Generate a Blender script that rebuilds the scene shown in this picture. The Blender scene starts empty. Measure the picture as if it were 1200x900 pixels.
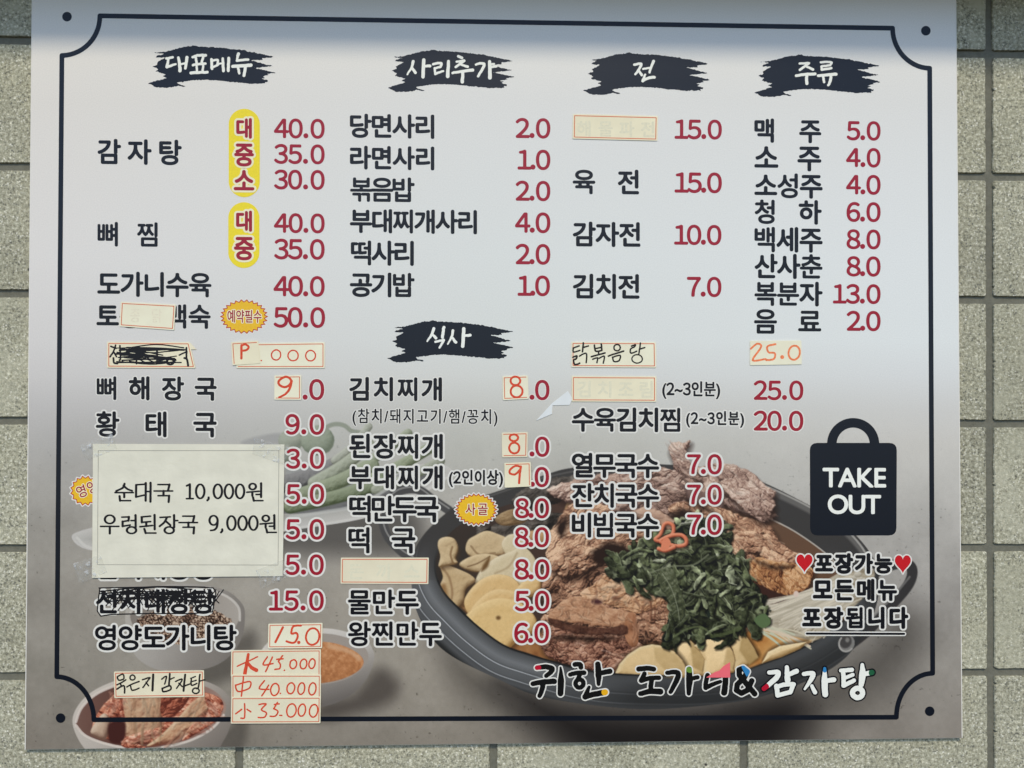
import bpy, math, random
import numpy as np
from mathutils import Matrix, Vector

random.seed(7)
RNG = np.random.default_rng(7)
S = bpy.context.scene
COL = S.collection

# ------------------------------------------------------------------ camera
F_PX = 1000.0
CAM = np.array([0.29496344, -1.01859197, -0.41665171 + 1.5])
A_, B_, C_ = 0.01215354, -0.02498463, -0.00387463


def _rot(a, b, c):
    ca, sa, cb, sb, cc, sc = math.cos(a), math.sin(a), math.cos(b), math.sin(b), math.cos(c), math.sin(c)
    rx = np.array([[1, 0, 0], [0, ca, -sa], [0, sa, ca]])
    rz = np.array([[cb, -sb, 0], [sb, cb, 0], [0, 0, 1]])
    ry = np.array([[cc, 0, sc], [0, 1, 0], [-sc, 0, cc]])
    return rz @ rx @ ry


ROT = _rot(A_, B_, C_)
cam_data = bpy.data.cameras.new('camera')
cam_data.sensor_width = 36.0
cam_data.lens = 36.0 * F_PX / 1200.0
cam_data.clip_start = 0.01
cam_data.clip_end = 200.0
cam = bpy.data.objects.new('camera', cam_data)
COL.objects.link(cam)
_r, _u, _b = ROT @ [1, 0, 0], ROT @ [0, 0, 1], ROT @ [0, -1, 0]
cam.matrix_world = Matrix(((_r[0], _u[0], _b[0], CAM[0]), (_r[1], _u[1], _b[1], CAM[1]),
                           (_r[2], _u[2], _b[2], CAM[2]), (0, 0, 0, 1)))
S.camera = cam

# ------------------------------------------------------------------ light
SUN_EL, SUN_AZ = math.radians(45.0), math.radians(4.0)      # azimuth measured from straight in front of the wall
W = bpy.data.worlds.new('World')
S.world = W
W.use_nodes = True
nt = W.node_tree
bg = nt.nodes['Background']
sky = nt.nodes.new('ShaderNodeTexSky')
sky.sky_type = 'NISHITA'
sky.sun_disc = False
sky.sun_elevation = SUN_EL
sky.sun_rotation = math.radians(180.0) + SUN_AZ
sky.altitude = 50
sky.dust_density = 0.6
sky.air_density = 1.0
sky.ozone_density = 6.0
nt.links.new(sky.outputs[0], bg.inputs[0])
bg.inputs[1].default_value = 0.115
sd = bpy.data.lights.new('sun', 'SUN')
sd.energy = 1.35
sd.angle = math.radians(10.0)
sd.color = (1.0, 0.90, 0.70)
sun = bpy.data.objects.new('sun', sd)
COL.objects.link(sun)
_dir = Vector((math.sin(SUN_AZ) * math.cos(SUN_EL), -math.cos(SUN_AZ) * math.cos(SUN_EL), math.sin(SUN_EL)))
sun.rotation_euler = _dir.to_track_quat('Z', 'Y').to_euler()
S.view_settings.view_transform = 'Standard'
S.view_settings.look = 'None'
S.view_settings.gamma = 1.0
S.view_settings.exposure = 0.74
S.view_settings.use_curve_mapping = False

K_LIT = np.array([0.90, 0.965, 1.06])            # how bright a perfect white renders on the lit wall; print inks are set against it


# ------------------------------------------------------------------ mapping
def P(u, v, h):
    """points of the photograph laid on the plane h metres in front of the wall face"""
    u = np.asarray(u, float); v = np.asarray(v, float)
    x, y, z = (u - 600) / F_PX, np.ones_like(u), -(v - 450) / F_PX
    d = [ROT[k, 0] * x + ROT[k, 1] * y + ROT[k, 2] * z for k in range(3)]
    t = (-h - CAM[1]) / d[1]
    return np.stack([CAM[0] + t * d[0], np.full_like(u, -h) if np.isscalar(h) else -h, CAM[2] + t * d[2]], -1)


def to_px(X):
    q = (X - CAM) @ ROT
    return 600 + F_PX * q[..., 0] / q[..., 1], 450 - F_PX * q[..., 2] / q[..., 1]


def slope_at(v):
    return 0.0165 - 0.0000225 * v


def lin(c):
    c = np.asarray(c, float) / 255.0
    return np.where(c <= 0.04045, c / 12.92, ((np.maximum(c, 0) + 0.055) / 1.055) ** 2.4)


VEIL = 0.006


def ink(c):
    return np.clip(lin(c) / K_LIT - VEIL, 0.003, 0.86)


# ------------------------------------------------------------------ objects
def tag(o, label=None, cat=None, group=None, kind=None):
    if label: o['label'] = label
    if cat: o['category'] = cat
    if group: o['group'] = group
    if kind: o['kind'] = kind
    return o


def empty(name, loc, label=None, cat=None, group=None, kind=None):
    o = bpy.data.objects.new(name, None)
    o.empty_display_size = 0.02
    o.location = loc
    COL.objects.link(o)
    return tag(o, label, cat, group, kind)


class MB:
    """gathers polygons (and one colour per vertex) and links them as one mesh"""

    def __init__(self):
        self.v, self.f, self.m, self.c, self.n = [], [], [], [], 0

    def polys(self, arr, mat=0, col=None):
        arr = np.asarray(arr, float)
        if len(arr) == 0: return
        N, k, _ = arr.shape
        self.v.append(arr.reshape(-1, 3))
        self.f.append((np.arange(N * k).reshape(N, k) + self.n))
        self.m.append(np.full(N, mat))
        self.c.append(np.tile(np.array([0.0, 0, 0, 1]) if col is None else np.array(list(col) + [1.0]), (N * k, 1)))
        self.n += N * k

    def indexed(self, verts, faces, mat=0, cols=None):
        verts = np.asarray(verts, float)
        self.v.append(verts)
        for f in ([faces] if isinstance(faces, np.ndarray) else [np.asarray([q]) for q in faces]):
            if len(f):
                self.f.append(f + self.n); self.m.append(np.full(len(f), mat))
        c = np.zeros((len(verts), 4)); c[:, 3] = 1
        if cols is not None: c[:, :3] = cols
        self.c.append(c)
        self.n += len(verts)

    def build(self, name, mats, parent=None, colours=False, merge=0.0, smooth=False):
        me = bpy.data.meshes.new(name)
        V = np.concatenate(self.v)
        me.vertices.add(len(V)); me.vertices.foreach_set('co', V.astype(np.float32).ravel())
        L = np.concatenate([f.ravel() for f in self.f])
        tot = np.concatenate([np.full(len(f), f.shape[1]) for f in self.f])
        start = np.concatenate([[0], np.cumsum(tot)[:-1]])
        me.loops.add(len(L)); me.loops.foreach_set('vertex_index', L.astype(np.int32))
        me.polygons.add(len(tot)); me.polygons.foreach_set('loop_start', start.astype(np.int32))
        me.polygons.foreach_set('material_index', np.concatenate(self.m).astype(np.int32))
        me.polygons.foreach_set('use_smooth', np.full(len(tot), smooth))
        if colours:
            a = me.color_attributes.new('pigment', 'FLOAT_COLOR', 'POINT')
            a.data.foreach_set('color', np.concatenate(self.c).astype(np.float32).ravel())
        for m in (mats if isinstance(mats, (list, tuple)) else [mats]): me.materials.append(m)
        me.update(calc_edges=True)
        me.validate()
        o = bpy.data.objects.new(name, me)
        COL.objects.link(o)
        if parent is not None:
            o.parent = parent
            base = parent
            off = Vector((0, 0, 0))
            while base is not None:
                off += base.location; base = base.parent
            me.transform(Matrix.Translation(-off))
        return o


# ------------------------------------------------------------------ materials
def _mat(name):
    m = bpy.data.materials.new(name); m.use_nodes = True
    return m, m.node_tree, m.node_tree.nodes['Principled BSDF']


def ink_mat(name, rgb, rough=0.36, vary=0.06, spec=0.3, scale=420.0):
    """one printed or written colour with a little unevenness in the ink"""
    m, t, b = _mat(name)
    c = ink(rgb)
    tc = t.nodes.new('ShaderNodeTexCoord')
    n = t.nodes.new('ShaderNodeTexNoise'); n.inputs['Scale'].default_value = scale; n.inputs['Detail'].default_value = 3
    t.links.new(tc.outputs['Object'], n.inputs['Vector'])
    r = t.nodes.new('ShaderNodeMapRange')
    r.inputs[1].default_value = 0.25; r.inputs[2].default_value = 0.75
    r.inputs[3].default_value = 1 - vary; r.inputs[4].default_value = 1 + vary
    t.links.new(n.outputs['Fac'], r.inputs[0])
    mx = t.nodes.new('ShaderNodeVectorMath'); mx.operation = 'SCALE'
    mx.inputs[0].default_value = tuple(c)
    t.links.new(r.outputs[0], mx.inputs['Scale'])
    t.links.new(mx.outputs[0], b.inputs['Base Color'])
    b.inputs['Roughness'].default_value = rough
    b.inputs['Specular IOR Level'].default_value = spec
    return m


def print_mat(name):
    """the printed photograph: pigment per point of the sheet plus fine print grain"""
    m, t, b = _mat(name)
    a = t.nodes.new('ShaderNodeVertexColor'); a.layer_name = 'pigment'
    tc = t.nodes.new('ShaderNodeTexCoord')
    n = t.nodes.new('ShaderNodeTexNoise'); n.inputs['Scale'].default_value = 700; n.inputs['Detail'].default_value = 2
    t.links.new(tc.outputs['Object'], n.inputs['Vector'])
    r = t.nodes.new('ShaderNodeMapRange')
    r.inputs[1].default_value = 0.25; r.inputs[2].default_value = 0.75
    r.inputs[3].default_value = 0.95; r.inputs[4].default_value = 1.05
    t.links.new(n.outputs['Fac'], r.inputs[0])
    mx = t.nodes.new('ShaderNodeVectorMath'); mx.operation = 'SCALE'
    t.links.new(a.outputs[0], mx.inputs[0]); t.links.new(r.outputs[0], mx.inputs['Scale'])
    t.links.new(mx.outputs[0], b.inputs['Base Color'])
    b.inputs['Roughness'].default_value = 0.36
    b.inputs['Specular IOR Level'].default_value = 0.3
    # the laminate is not perfectly even
    n2 = t.nodes.new('ShaderNodeTexNoise'); n2.inputs['Scale'].default_value = 9; n2.inputs['Detail'].default_value = 2
    t.links.new(tc.outputs['Object'], n2.inputs['Vector'])
    bp = t.nodes.new('ShaderNodeBump'); bp.inputs['Strength'].default_value = 0.05; bp.inputs['Distance'].default_value = 0.004
    t.links.new(n2.outputs['Fac'], bp.inputs['Height']); t.links.new(bp.outputs[0], b.inputs['Normal'])
    return m


def paper_mat(name, rgb, rough=0.55, bump=0.15, spec=0.35):
    m, t, b = _mat(name)
    c = ink(rgb)
    tc = t.nodes.new('ShaderNodeTexCoord')
    n = t.nodes.new('ShaderNodeTexNoise'); n.inputs['Scale'].default_value = 35; n.inputs['Detail'].default_value = 5
    t.links.new(tc.outputs['Object'], n.inputs['Vector'])
    r = t.nodes.new('ShaderNodeValToRGB')
    r.color_ramp.elements[0].position = 0.3; r.color_ramp.elements[1].position = 0.7
    r.color_ramp.elements[0].color = (*[x * 0.93 for x in c], 1); r.color_ramp.elements[1].color = (*[min(x * 1.04, .86) for x in c], 1)
    t.links.new(n.outputs['Fac'], r.inputs[0]); t.links.new(r.outputs[0], b.inputs['Base Color'])
    b.inputs['Roughness'].default_value = rough
    b.inputs['Specular IOR Level'].default_value = spec
    bp = t.nodes.new('ShaderNodeBump'); bp.inputs['Strength'].default_value = bump; bp.inputs['Distance'].default_value = 0.003
    t.links.new(n.outputs['Fac'], bp.inputs['Height']); t.links.new(bp.outputs[0], b.inputs['Normal'])
    return m


def tile_mat():
    """bush-hammered pale stone: grains of several sizes, dark and white specks, own tone per tile"""
    m, t, b = _mat('bush_hammered_stone')
    L, N = t.links.new, t.nodes.new
    tc = N('ShaderNodeTexCoord')
    at = N('ShaderNodeVertexColor'); at.layer_name = 'pigment'
    sep = N('ShaderNodeSeparateColor'); L(at.outputs[0], sep.inputs[0])

    def noise(scale, detail=4, rough=0.6):
        n = N('ShaderNodeTexNoise'); n.inputs['Scale'].default_value = scale
        n.inputs['Detail'].default_value = detail; n.inputs['Roughness'].default_value = rough
        L(tc.outputs['Object'], n.inputs['Vector'])
        return n.outputs['Fac']

    def ramp(src, stops):
        r = N('ShaderNodeValToRGB')
        while len(r.color_ramp.elements) < len(stops): r.color_ramp.elements.new(0.5)
        for e, (p, c) in zip(r.color_ramp.elements, stops):
            e.position = p; e.color = (*c, 1) if len(c) == 3 else c
        L(src, r.inputs[0]); return r.outputs[0]

    def mixc(fac, a, bb, mode='MIX'):
        x = N('ShaderNodeMix'); x.data_type = 'RGBA'; x.blend_type = mode
        if isinstance(fac, float): x.inputs[0].default_value = fac
        else: L(fac, x.inputs[0])
        for i, s in ((6, a), (7, bb)):
            if isinstance(s, tuple): x.inputs[i].default_value = (*s, 1)
            else: L(s, x.inputs[i])
        return x.outputs[2]

    grain = noise(270, 3, 0.75)
    base = ramp(grain, [(0.31, (0.115, 0.108, 0.075)), (0.45, (0.275, 0.26, 0.19)), (0.56, (0.36, 0.341, 0.256)), (0.69, (0.64, 0.61, 0.49))])
    mid = noise(120, 5, 0.65)
    base = mixc(0.55, base, ramp(mid, [(0.3, (0.40, 0.40, 0.37)), (0.5, (0.50, 0.50, 0.49)), (0.7, (0.62, 0.61, 0.57))]), 'OVERLAY')
    big = noise(14, 4, 0.6)
    base = mixc(0.35, base, ramp(big, [(0.3, (0.42, 0.42, 0.40)), (0.7, (0.60, 0.59, 0.54))]), 'OVERLAY')
    # specks
    for sc, lo, colr, amt in ((300, 0.20, (0.085, 0.085, 0.07), 0.8), (230, 0.14, (0.66, 0.63, 0.53), 0.8), (160, 0.105, (0.10, 0.10, 0.085), 0.7)):
        vo = N('ShaderNodeTexVoronoi'); vo.inputs['Scale'].default_value = sc; vo.inputs['Randomness'].default_value = 1
        mp = N('ShaderNodeMapping'); mp.inputs['Location'].default_value = (sc * .013, 0.3, sc * .007)
        L(tc.outputs['Object'], mp.inputs[0]); L(mp.outputs[0], vo.inputs['Vector'])
        rr = ramp(vo.outputs['Distance'], [(lo * 0.9, (1, 1, 1)), (lo * 2.2, (0, 0, 0))])
        # only where the coarser noise lets them through
        gate = ramp(noise(sc * 0.22, 2), [(0.46, (0, 0, 0)), (0.56, (amt, amt, amt))])
        mm = N('ShaderNodeMath'); mm.operation = 'MULTIPLY'; L(rr, mm.inputs[0]); L(gate, mm.inputs[1])
        base = mixc(mm.outputs[0], base, colr)
    # smooth worn patches on some tiles
    patch = ramp(noise(22, 5, 0.7), [(0.45, (0, 0, 0)), (0.60, (1, 1, 1))])
    mm = N('ShaderNodeMath'); mm.operation = 'MULTIPLY'; L(patch, mm.inputs[0]); L(sep.outputs[1], mm.inputs[1])
    base = mixc(mm.outputs[0], base, (0.36, 0.34, 0.245))
    # a few dark pits and weather stains
    vo = N('ShaderNodeTexVoronoi'); vo.inputs['Scale'].default_value = 13; L(tc.outputs['Object'], vo.inputs['Vector'])
    base = mixc(ramp(vo.outputs['Distance'], [(0.022, (1, 1, 1)), (0.034, (0, 0, 0))]), base, (0.03, 0.028, 0.024))
    stain = ramp(noise(5.5, 5, 0.65), [(0.40, (0.84, 0.84, 0.82)), (0.54, (1, 1, 1))])
    base = mixc(0.8, base, stain, 'MULTIPLY')
    tone = N('ShaderNodeVectorMath'); tone.operation = 'SCALE'; L(base, tone.inputs[0]); L(sep.outputs[0], tone.inputs['Scale'])
    L(tone.outputs[0], b.inputs['Base Color'])
    b.inputs['Roughness'].default_value = 0.85
    b.inputs['Specular IOR Level'].default_value = 0.25
    bp = N('ShaderNodeBump'); bp.inputs['Strength'].default_value = 0.55; bp.inputs['Distance'].default_value = 0.0016
    ad = N('ShaderNodeMath'); ad.operation = 'ADD'; L(grain, ad.inputs[0]); L(mid, ad.inputs[1])
    L(ad.outputs[0], bp.inputs['Height']); L(bp.outputs[0], b.inputs['Normal'])
    return m


def rough_mat(name, c0, c1, scale, bump=0.4, dist=0.002, rough=0.9):
    m, t, b = _mat(name)
    tc = t.nodes.new('ShaderNodeTexCoord')
    n = t.nodes.new('ShaderNodeTexNoise'); n.inputs['Scale'].default_value = scale; n.inputs['Detail'].default_value = 6
    n.inputs['Roughness'].default_value = 0.7
    t.links.new(tc.outputs['Object'], n.inputs['Vector'])
    r = t.nodes.new('ShaderNodeValToRGB')
    r.color_ramp.elements[0].position = 0.3; r.color_ramp.elements[1].position = 0.7
    r.color_ramp.elements[0].color = (*c0, 1); r.color_ramp.elements[1].color = (*c1, 1)
    t.links.new(n.outputs['Fac'], r.inputs[0]); t.links.new(r.outputs[0], b.inputs['Base Color'])
    b.inputs['Roughness'].default_value = rough
    bp = t.nodes.new('ShaderNodeBump'); bp.inputs['Strength'].default_value = bump; bp.inputs['Distance'].default_value = dist
    t.links.new(n.outputs['Fac'], bp.inputs['Height']); t.links.new(bp.outputs[0], b.inputs['Normal'])
    return m


def tape_mat():
    m, t, b = _mat('clear_tape_film')
    out = t.nodes['Material Output']
    tr = t.nodes.new('ShaderNodeBsdfTransparent'); tr.inputs[0].default_value = (0.985, 0.985, 0.98, 1)
    b.inputs['Base Color'].default_value = (0.85, 0.86, 0.84, 1); b.inputs['Roughness'].default_value = 0.12
    tc = t.nodes.new('ShaderNodeTexCoord')
    n = t.nodes.new('ShaderNodeTexNoise'); n.inputs['Scale'].default_value = 130; n.inputs['Detail'].default_value = 5
    t.links.new(tc.outputs['Object'], n.inputs['Vector'])
    bp = t.nodes.new('ShaderNodeBump'); bp.inputs['Strength'].default_value = 0.9; bp.inputs['Distance'].default_value = 0.003
    t.links.new(n.outputs['Fac'], bp.inputs['Height']); t.links.new(bp.outputs[0], b.inputs['Normal'])
    r = t.nodes.new('ShaderNodeMapRange'); r.inputs[1].default_value = 0.55; r.inputs[2].default_value = 0.72
    r.inputs[3].default_value = 0.05; r.inputs[4].default_value = 0.42
    t.links.new(n.outputs['Fac'], r.inputs[0])
    mx = t.nodes.new('ShaderNodeMixShader')
    t.links.new(r.outputs[0], mx.inputs[0]); t.links.new(tr.outputs[0], mx.inputs[1]); t.links.new(b.outputs[0], mx.inputs[2])
    t.links.new(mx.outputs[0], out.inputs[0])
    return m


# ------------------------------------------------------------------ the wall of stone tiles
def build_wall():
    root = empty('stone_wall', (0.3, 0, 0), 'rough grey beige stone tile wall behind the menu board', 'wall')
    tiles, rng = MB(), np.random.default_rng(3)
    J = 0.0092
    for i in range(-8, 11):
        for j in range(0, 20):
            x0, x1, z0, z1 = 0.3 * i + J / 2, 0.3 * (i + 1) - J / 2, 0.15 * j + J / 2, 0.15 * (j + 1) - J / 2
            near = -1 <= i <= 3 and 2 <= j <= 11
            step = 0.0022 if near else 0.02
            nx, nz = max(2, int((x1 - x0) / step)), max(2, int((z1 - z0) / step))
            r = 0.0018 + rng.random() * 0.0014
            pts = []
            for (ax, az, bx, bz, n) in ((x0, z0, x1, z0, nx), (x1, z0, x1, z1, nz), (x1, z1, x0, z1, nx), (x0, z1, x0, z0, nz)):
                s = np.arange(n) / n
                pts.append(np.stack([ax + (bx - ax) * s, az + (bz - az) * s], -1))
            p = np.concatenate(pts)
            # rounded corners
            c = np.array([(x0 + x1) / 2, (z0 + z1) / 2]); hw = np.array([(x1 - x0) / 2, (z1 - z0) / 2])
            q = np.clip(p - c, -(hw - r), hw - r); dlt = p - c - q
            ln = np.linalg.norm(dlt, axis=1, keepdims=True)
            p = c + q + np.where(ln > 1e-9, dlt / np.maximum(ln, 1e-9) * np.minimum(ln, r), 0)
            n = len(p)
            jit = rng.normal(0, 1, n)
            jit = 0.5 * jit + 0.5 * np.convolve(np.r_[jit[-4:], jit, jit[:4]], np.ones(9) / 9, 'same')[4:-4] * 2
            inw = (c - p) / np.linalg.norm(c - p, axis=1, keepdims=True)
            chip = np.where(rng.random(n) < 0.03, rng.random(n) * 0.0022, 0)
            p = p + inw * (0.0004 * jit + chip)[:, None] if near else p
            face = p + (c - p) / np.abs(c - p).max(1, keepdims=True) * 0.0011
            zoff = rng.normal(0, 0.0004)
            tone, wear = 1.30 + rng.normal(0, 0.07), float(rng.random() < 0.45) * rng.uniform(0.4, 1.0)
            ring = lambda q2, y: np.stack([q2[:, 0], np.full(len(q2), y), q2[:, 1]], -1)
            V = np.concatenate([ring(p, 0.006), ring(p, 0.0011 + zoff), ring(face, zoff)])
            a = np.arange(n); b2 = (a + 1) % n
            F1 = np.stack([a, b2, b2 + n, a + n], -1); F2 = F1 + n
            colr = np.tile([tone, wear, rng.random()], (len(V), 1))
            tiles.v.append(V)
            tiles.f += [F1 + tiles.n, F2 + tiles.n, (np.arange(n)[None, :] + 2 * n + tiles.n)]
            tiles.m.append(np.zeros(2 * n + 1)); cc = np.ones((len(V), 4)); cc[:, :3] = colr
            tiles.c.append(cc); tiles.n += len(V)
    o = tiles.build('stone_tiles', tile_mat(), root, colours=True)
    mb = MB()
    xs, zs = np.array([-2.4, 3.3]), np.array([0.0, 3.0])
    V = [(x, y, z) for y in (0.0032, 0.12) for z in zs for x in xs]
    mb.indexed(V, [(0, 1, 3, 2), (4, 6, 7, 5), (0, 4, 5, 1), (2, 3, 7, 6), (0, 2, 6, 4), (1, 5, 7, 3)])
    mb.build('mortar_joint', rough_mat('mortar', (0.125, 0.119, 0.086), (0.185, 0.177, 0.132), 160, 0.5, 0.002), root)
    return root


WALL = build_wall()

# the ledge over the board: its underside starts just above the picture and shades the top of the board
LEDGE_Z, LEDGE_D = 1.5 + 0.086, 0.099
mb = MB()
lx0, lx1, lz1 = -2.4, 3.3, LEDGE_Z + 0.06
V = [(x, y, z) for x in (lx0, lx1) for (y, z) in ((0.001, LEDGE_Z), (-LEDGE_D, LEDGE_Z), (-LEDGE_D, lz1), (0.001, lz1 + 0.01))]
mb.indexed(V, [(0, 1, 2, 3), (4, 7, 6, 5), (0, 4, 5, 1), (1, 5, 6, 2), (2, 6, 7, 3), (3, 7, 4, 0)])
lg = mb.build('wall_ledge', rough_mat('weathered_ledge_metal', (0.08, 0.085, 0.09), (0.11, 0.115, 0.12), 30, 0.1, 0.001, 0.6))
tag(lg, 'narrow grey ledge along the stone wall just above the menu board', 'ledge')

# ------------------------------------------------------------------ signed distance shapes
H_BOARD = 0.0062          # front of the printed sheet
H_STEP = 0.00005


def seg_dist(U, V, A, B):
    """distance from every point to the nearest of the segments A->B"""
    shp = U.shape
    p = np.stack([U.ravel(), V.ravel()], -1).astype(np.float32)
    A = A.astype(np.float32); B = B.astype(np.float32)
    out = np.full(len(p), 1e9, np.float32)
    d = B - A; dd = np.maximum((d * d).sum(1), 1e-12)
    ch = max(1, int(3e6 // max(len(p), 1)))
    for k in range(0, len(A), ch):
        a, e, q = A[k:k + ch], d[k:k + ch], dd[k:k + ch]
        w0 = p[:, 0:1] - a[:, 0]; w1 = p[:, 1:2] - a[:, 1]
        t = np.clip((w0 * e[:, 0] + w1 * e[:, 1]) / q, 0, 1)
        s = (w0 - t * e[:, 0]) ** 2 + (w1 - t * e[:, 1]) ** 2
        out = np.minimum(out, s.min(1))
    return np.sqrt(out).reshape(shp)


def inside(U, V, A, B):
    """non-zero winding of closed contours given as segments"""
    shp = U.shape
    x, y = U.ravel().astype(np.float32)[:, None], V.ravel().astype(np.float32)[:, None]
    w = np.zeros(x.shape[0], np.int32)
    ch = max(1, int(3e6 // max(len(x), 1)))
    for k in range(0, len(A), ch):
        a, b = A[k:k + ch].astype(np.float32), B[k:k + ch].astype(np.float32)
        up = (a[:, 1] <= y) & (b[:, 1] > y); dn = (a[:, 1] > y) & (b[:, 1] <= y)
        dy = b[:, 1] - a[:, 1]; dy = np.where(np.abs(dy) < 1e-9, 1e-9, dy)
        xi = a[:, 0] + (y - a[:, 1]) * (b[:, 0] - a[:, 0]) / dy
        w += ((up & (xi > x)).sum(1) - (dn & (xi > x)).sum(1)).astype(np.int32)
    return (w != 0).reshape(shp)


def closed(pts):
    pts = np.asarray(pts, float)
    return pts, np.roll(pts, -1, 0)


def sdf_segs(U, V, A, B):
    d = seg_dist(U, V, A, B)
    return np.where(inside(U, V, A, B), d, -d)


def poly_sdf(U, V, pts):
    return sdf_segs(U, V, *closed(pts))


def smooth_loop(pts, n=6, close=True):
    p = np.asarray(pts, float); m = len(p); out = []
    rng = range(m) if close else range(m - 1)
    for i in rng:
        if close: p0, p1, p2, p3 = p[i - 1], p[i], p[(i + 1) % m], p[(i + 2) % m]
        else: p0, p1, p2, p3 = p[max(i - 1, 0)], p[i], p[i + 1], p[min(i + 2, m - 1)]
        for k in range(n):
            t = k / n
            out.append(0.5 * ((2 * p1) + (-p0 + p2) * t + (2 * p0 - 5 * p1 + 4 * p2 - p3) * t * t + (-p0 + 3 * p1 - 3 * p2 + p3) * t ** 3))
    if not close: out.append(p[-1])
    return np.array(out)


def grid(u0, v0, u1, v1, g):
    nu, nv = int(math.ceil((u1 - u0) / g)) + 1, int(math.ceil((v1 - v0) / g)) + 1
    return np.meshgrid(u0 + np.arange(nu) * g, v0 + np.arange(nv) * g)


_EDGE = ((0, 1), (1, 2), (2, 3), (3, 0))


def ms(F, U, V, segs=False):
    """marching squares: filled polygons of F>0 (counter-clockwise for the viewer), or its outline segments"""
    F = F.astype(float)
    f = [F[:-1, :-1], F[1:, :-1], F[1:, 1:], F[:-1, 1:]]        # a, d, c, b: goes round counter-clockwise in the picture
    x = [U[:-1, :-1], U[1:, :-1], U[1:, 1:], U[:-1, 1:]]
    y = [V[:-1, :-1], V[1:, :-1], V[1:, 1:], V[:-1, 1:]]
    code = sum((f[k] > 0).astype(int) << k for k in range(4))
    polys, sg = [], []
    for c in range(1, 15):
        sel = code == c
        if not sel.any(): continue
        pts, cr = [], []
        for k in range(4):
            k2 = (k + 1) % 4
            i0, i1 = (c >> k) & 1, (c >> k2) & 1
            if i0: pts.append(np.stack([x[k][sel], y[k][sel]], -1))
            if i0 != i1:
                t = f[k][sel] / (f[k][sel] - f[k2][sel])
                q = np.stack([x[k][sel] + t * (x[k2][sel] - x[k][sel]), y[k][sel] + t * (y[k2][sel] - y[k][sel])], -1)
                pts.append(q); cr.append((q, i0))
        if segs:
            # leaving edge -> entering edge keeps a consistent direction
            n = len(cr)
            for m in range(n):
                if cr[m][1]:
                    sg.append((cr[m][0], cr[(m + 1) % n][0]))
        else:
            polys.append(np.stack(pts, 1))
    if segs:
        if not sg: return np.zeros((0, 2)), np.zeros((0, 2))
        return np.concatenate([s[0] for s in sg]), np.concatenate([s[1] for s in sg])
    full = code == 15
    rects = []
    for j in np.nonzero(full.any(1))[0]:
        row = np.r_[0, full[j].astype(int), 0]; dd = np.diff(row)
        for s, e in zip(np.nonzero(dd == 1)[0], np.nonzero(dd == -1)[0]):
            rects.append([(U[j, s], V[j, s]), (U[j + 1, s], V[j + 1, s]), (U[j + 1, e], V[j + 1, e]), (U[j, e], V[j, e])])
    if rects: polys.append(np.array(rects))
    return polys


def lay(mb, F, U, V, h, mat=0):
    for p in ms(F, U, V):
        mb.polys(P(p[..., 0], p[..., 1], h), mat)


# ------------------------------------------------------------------ lettering
_font_obj = None
_glyphs = {}


def _outline(body):
    c = bpy.data.curves.new('lettering', 'FONT'); c.body = body
    o = bpy.data.objects.new('lettering', c); COL.objects.link(o)
    dg = bpy.context.evaluated_depsgraph_get()
    k = o.to_curve(dg, apply_modifiers=False)
    cont = []
    for s in k.splines:
        pts = []
        if s.type == 'BEZIER':
            bp = s.bezier_points; n = len(bp)
            for i in range(n):
                a, b = bp[i], bp[(i + 1) % n]
                p0, p1, p2, p3 = (np.array(q[:2]) for q in (a.co, a.handle_right, b.handle_left, b.co))
                ch = p3 - p0; L = np.linalg.norm(ch) + 1e-9
                dev = max(abs(np.cross(ch, p1 - p0)), abs(np.cross(ch, p2 - p0))) / L
                m = 1 if dev < 1e-4 else 6
                for q in range(m):
                    t = q / m
                    pts.append((1 - t) ** 3 * p0 + 3 * (1 - t) ** 2 * t * p1 + 3 * (1 - t) * t * t * p2 + t ** 3 * p3)
        else:
            pts = [np.array(q.co[:2]) for q in s.points]
        if len(pts) > 2: cont.append(np.array(pts))
    o.to_curve_clear(); bpy.data.objects.remove(o); bpy.data.curves.remove(c)
    return cont


def glyph(ch):
    if ch not in _glyphs:
        if ch == ' ':
            _glyphs[ch] = ([], 0.3)
        else:
            a = _outline(chr(ord(ch) + 0xFEE0) if ch in '0123456789.' else ch); w = lambda q: max(x[:, 0].max() for x in q)
            adv = w(_outline(ch + 'H')) - w(_outline('H')) if ord(ch) < 256 else w(_outline(ch + '가')) - w(_outline('가'))
            if ch in '0123456789.':                      # set the wide figures close together
                lo = min(q[:, 0].min() for q in a)
                mg = 0.07 if ch == '.' else 0.035
                a = [q - [lo - mg, 0] for q in a]; adv = w(a) + mg * (1.9 if ch == '.' else 1)
            _glyphs[ch] = (a, adv)
    return _glyphs[ch]


DENSE = {c: .72 for c in '뼈찜볶됩돼꽁햄참'}
DENSE.update({c: .85 for c in '떡찌찐백왕밥복분빔황뚝청성육숙종영양쪽메뉴류료음만물춘닭백든능'})


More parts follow.
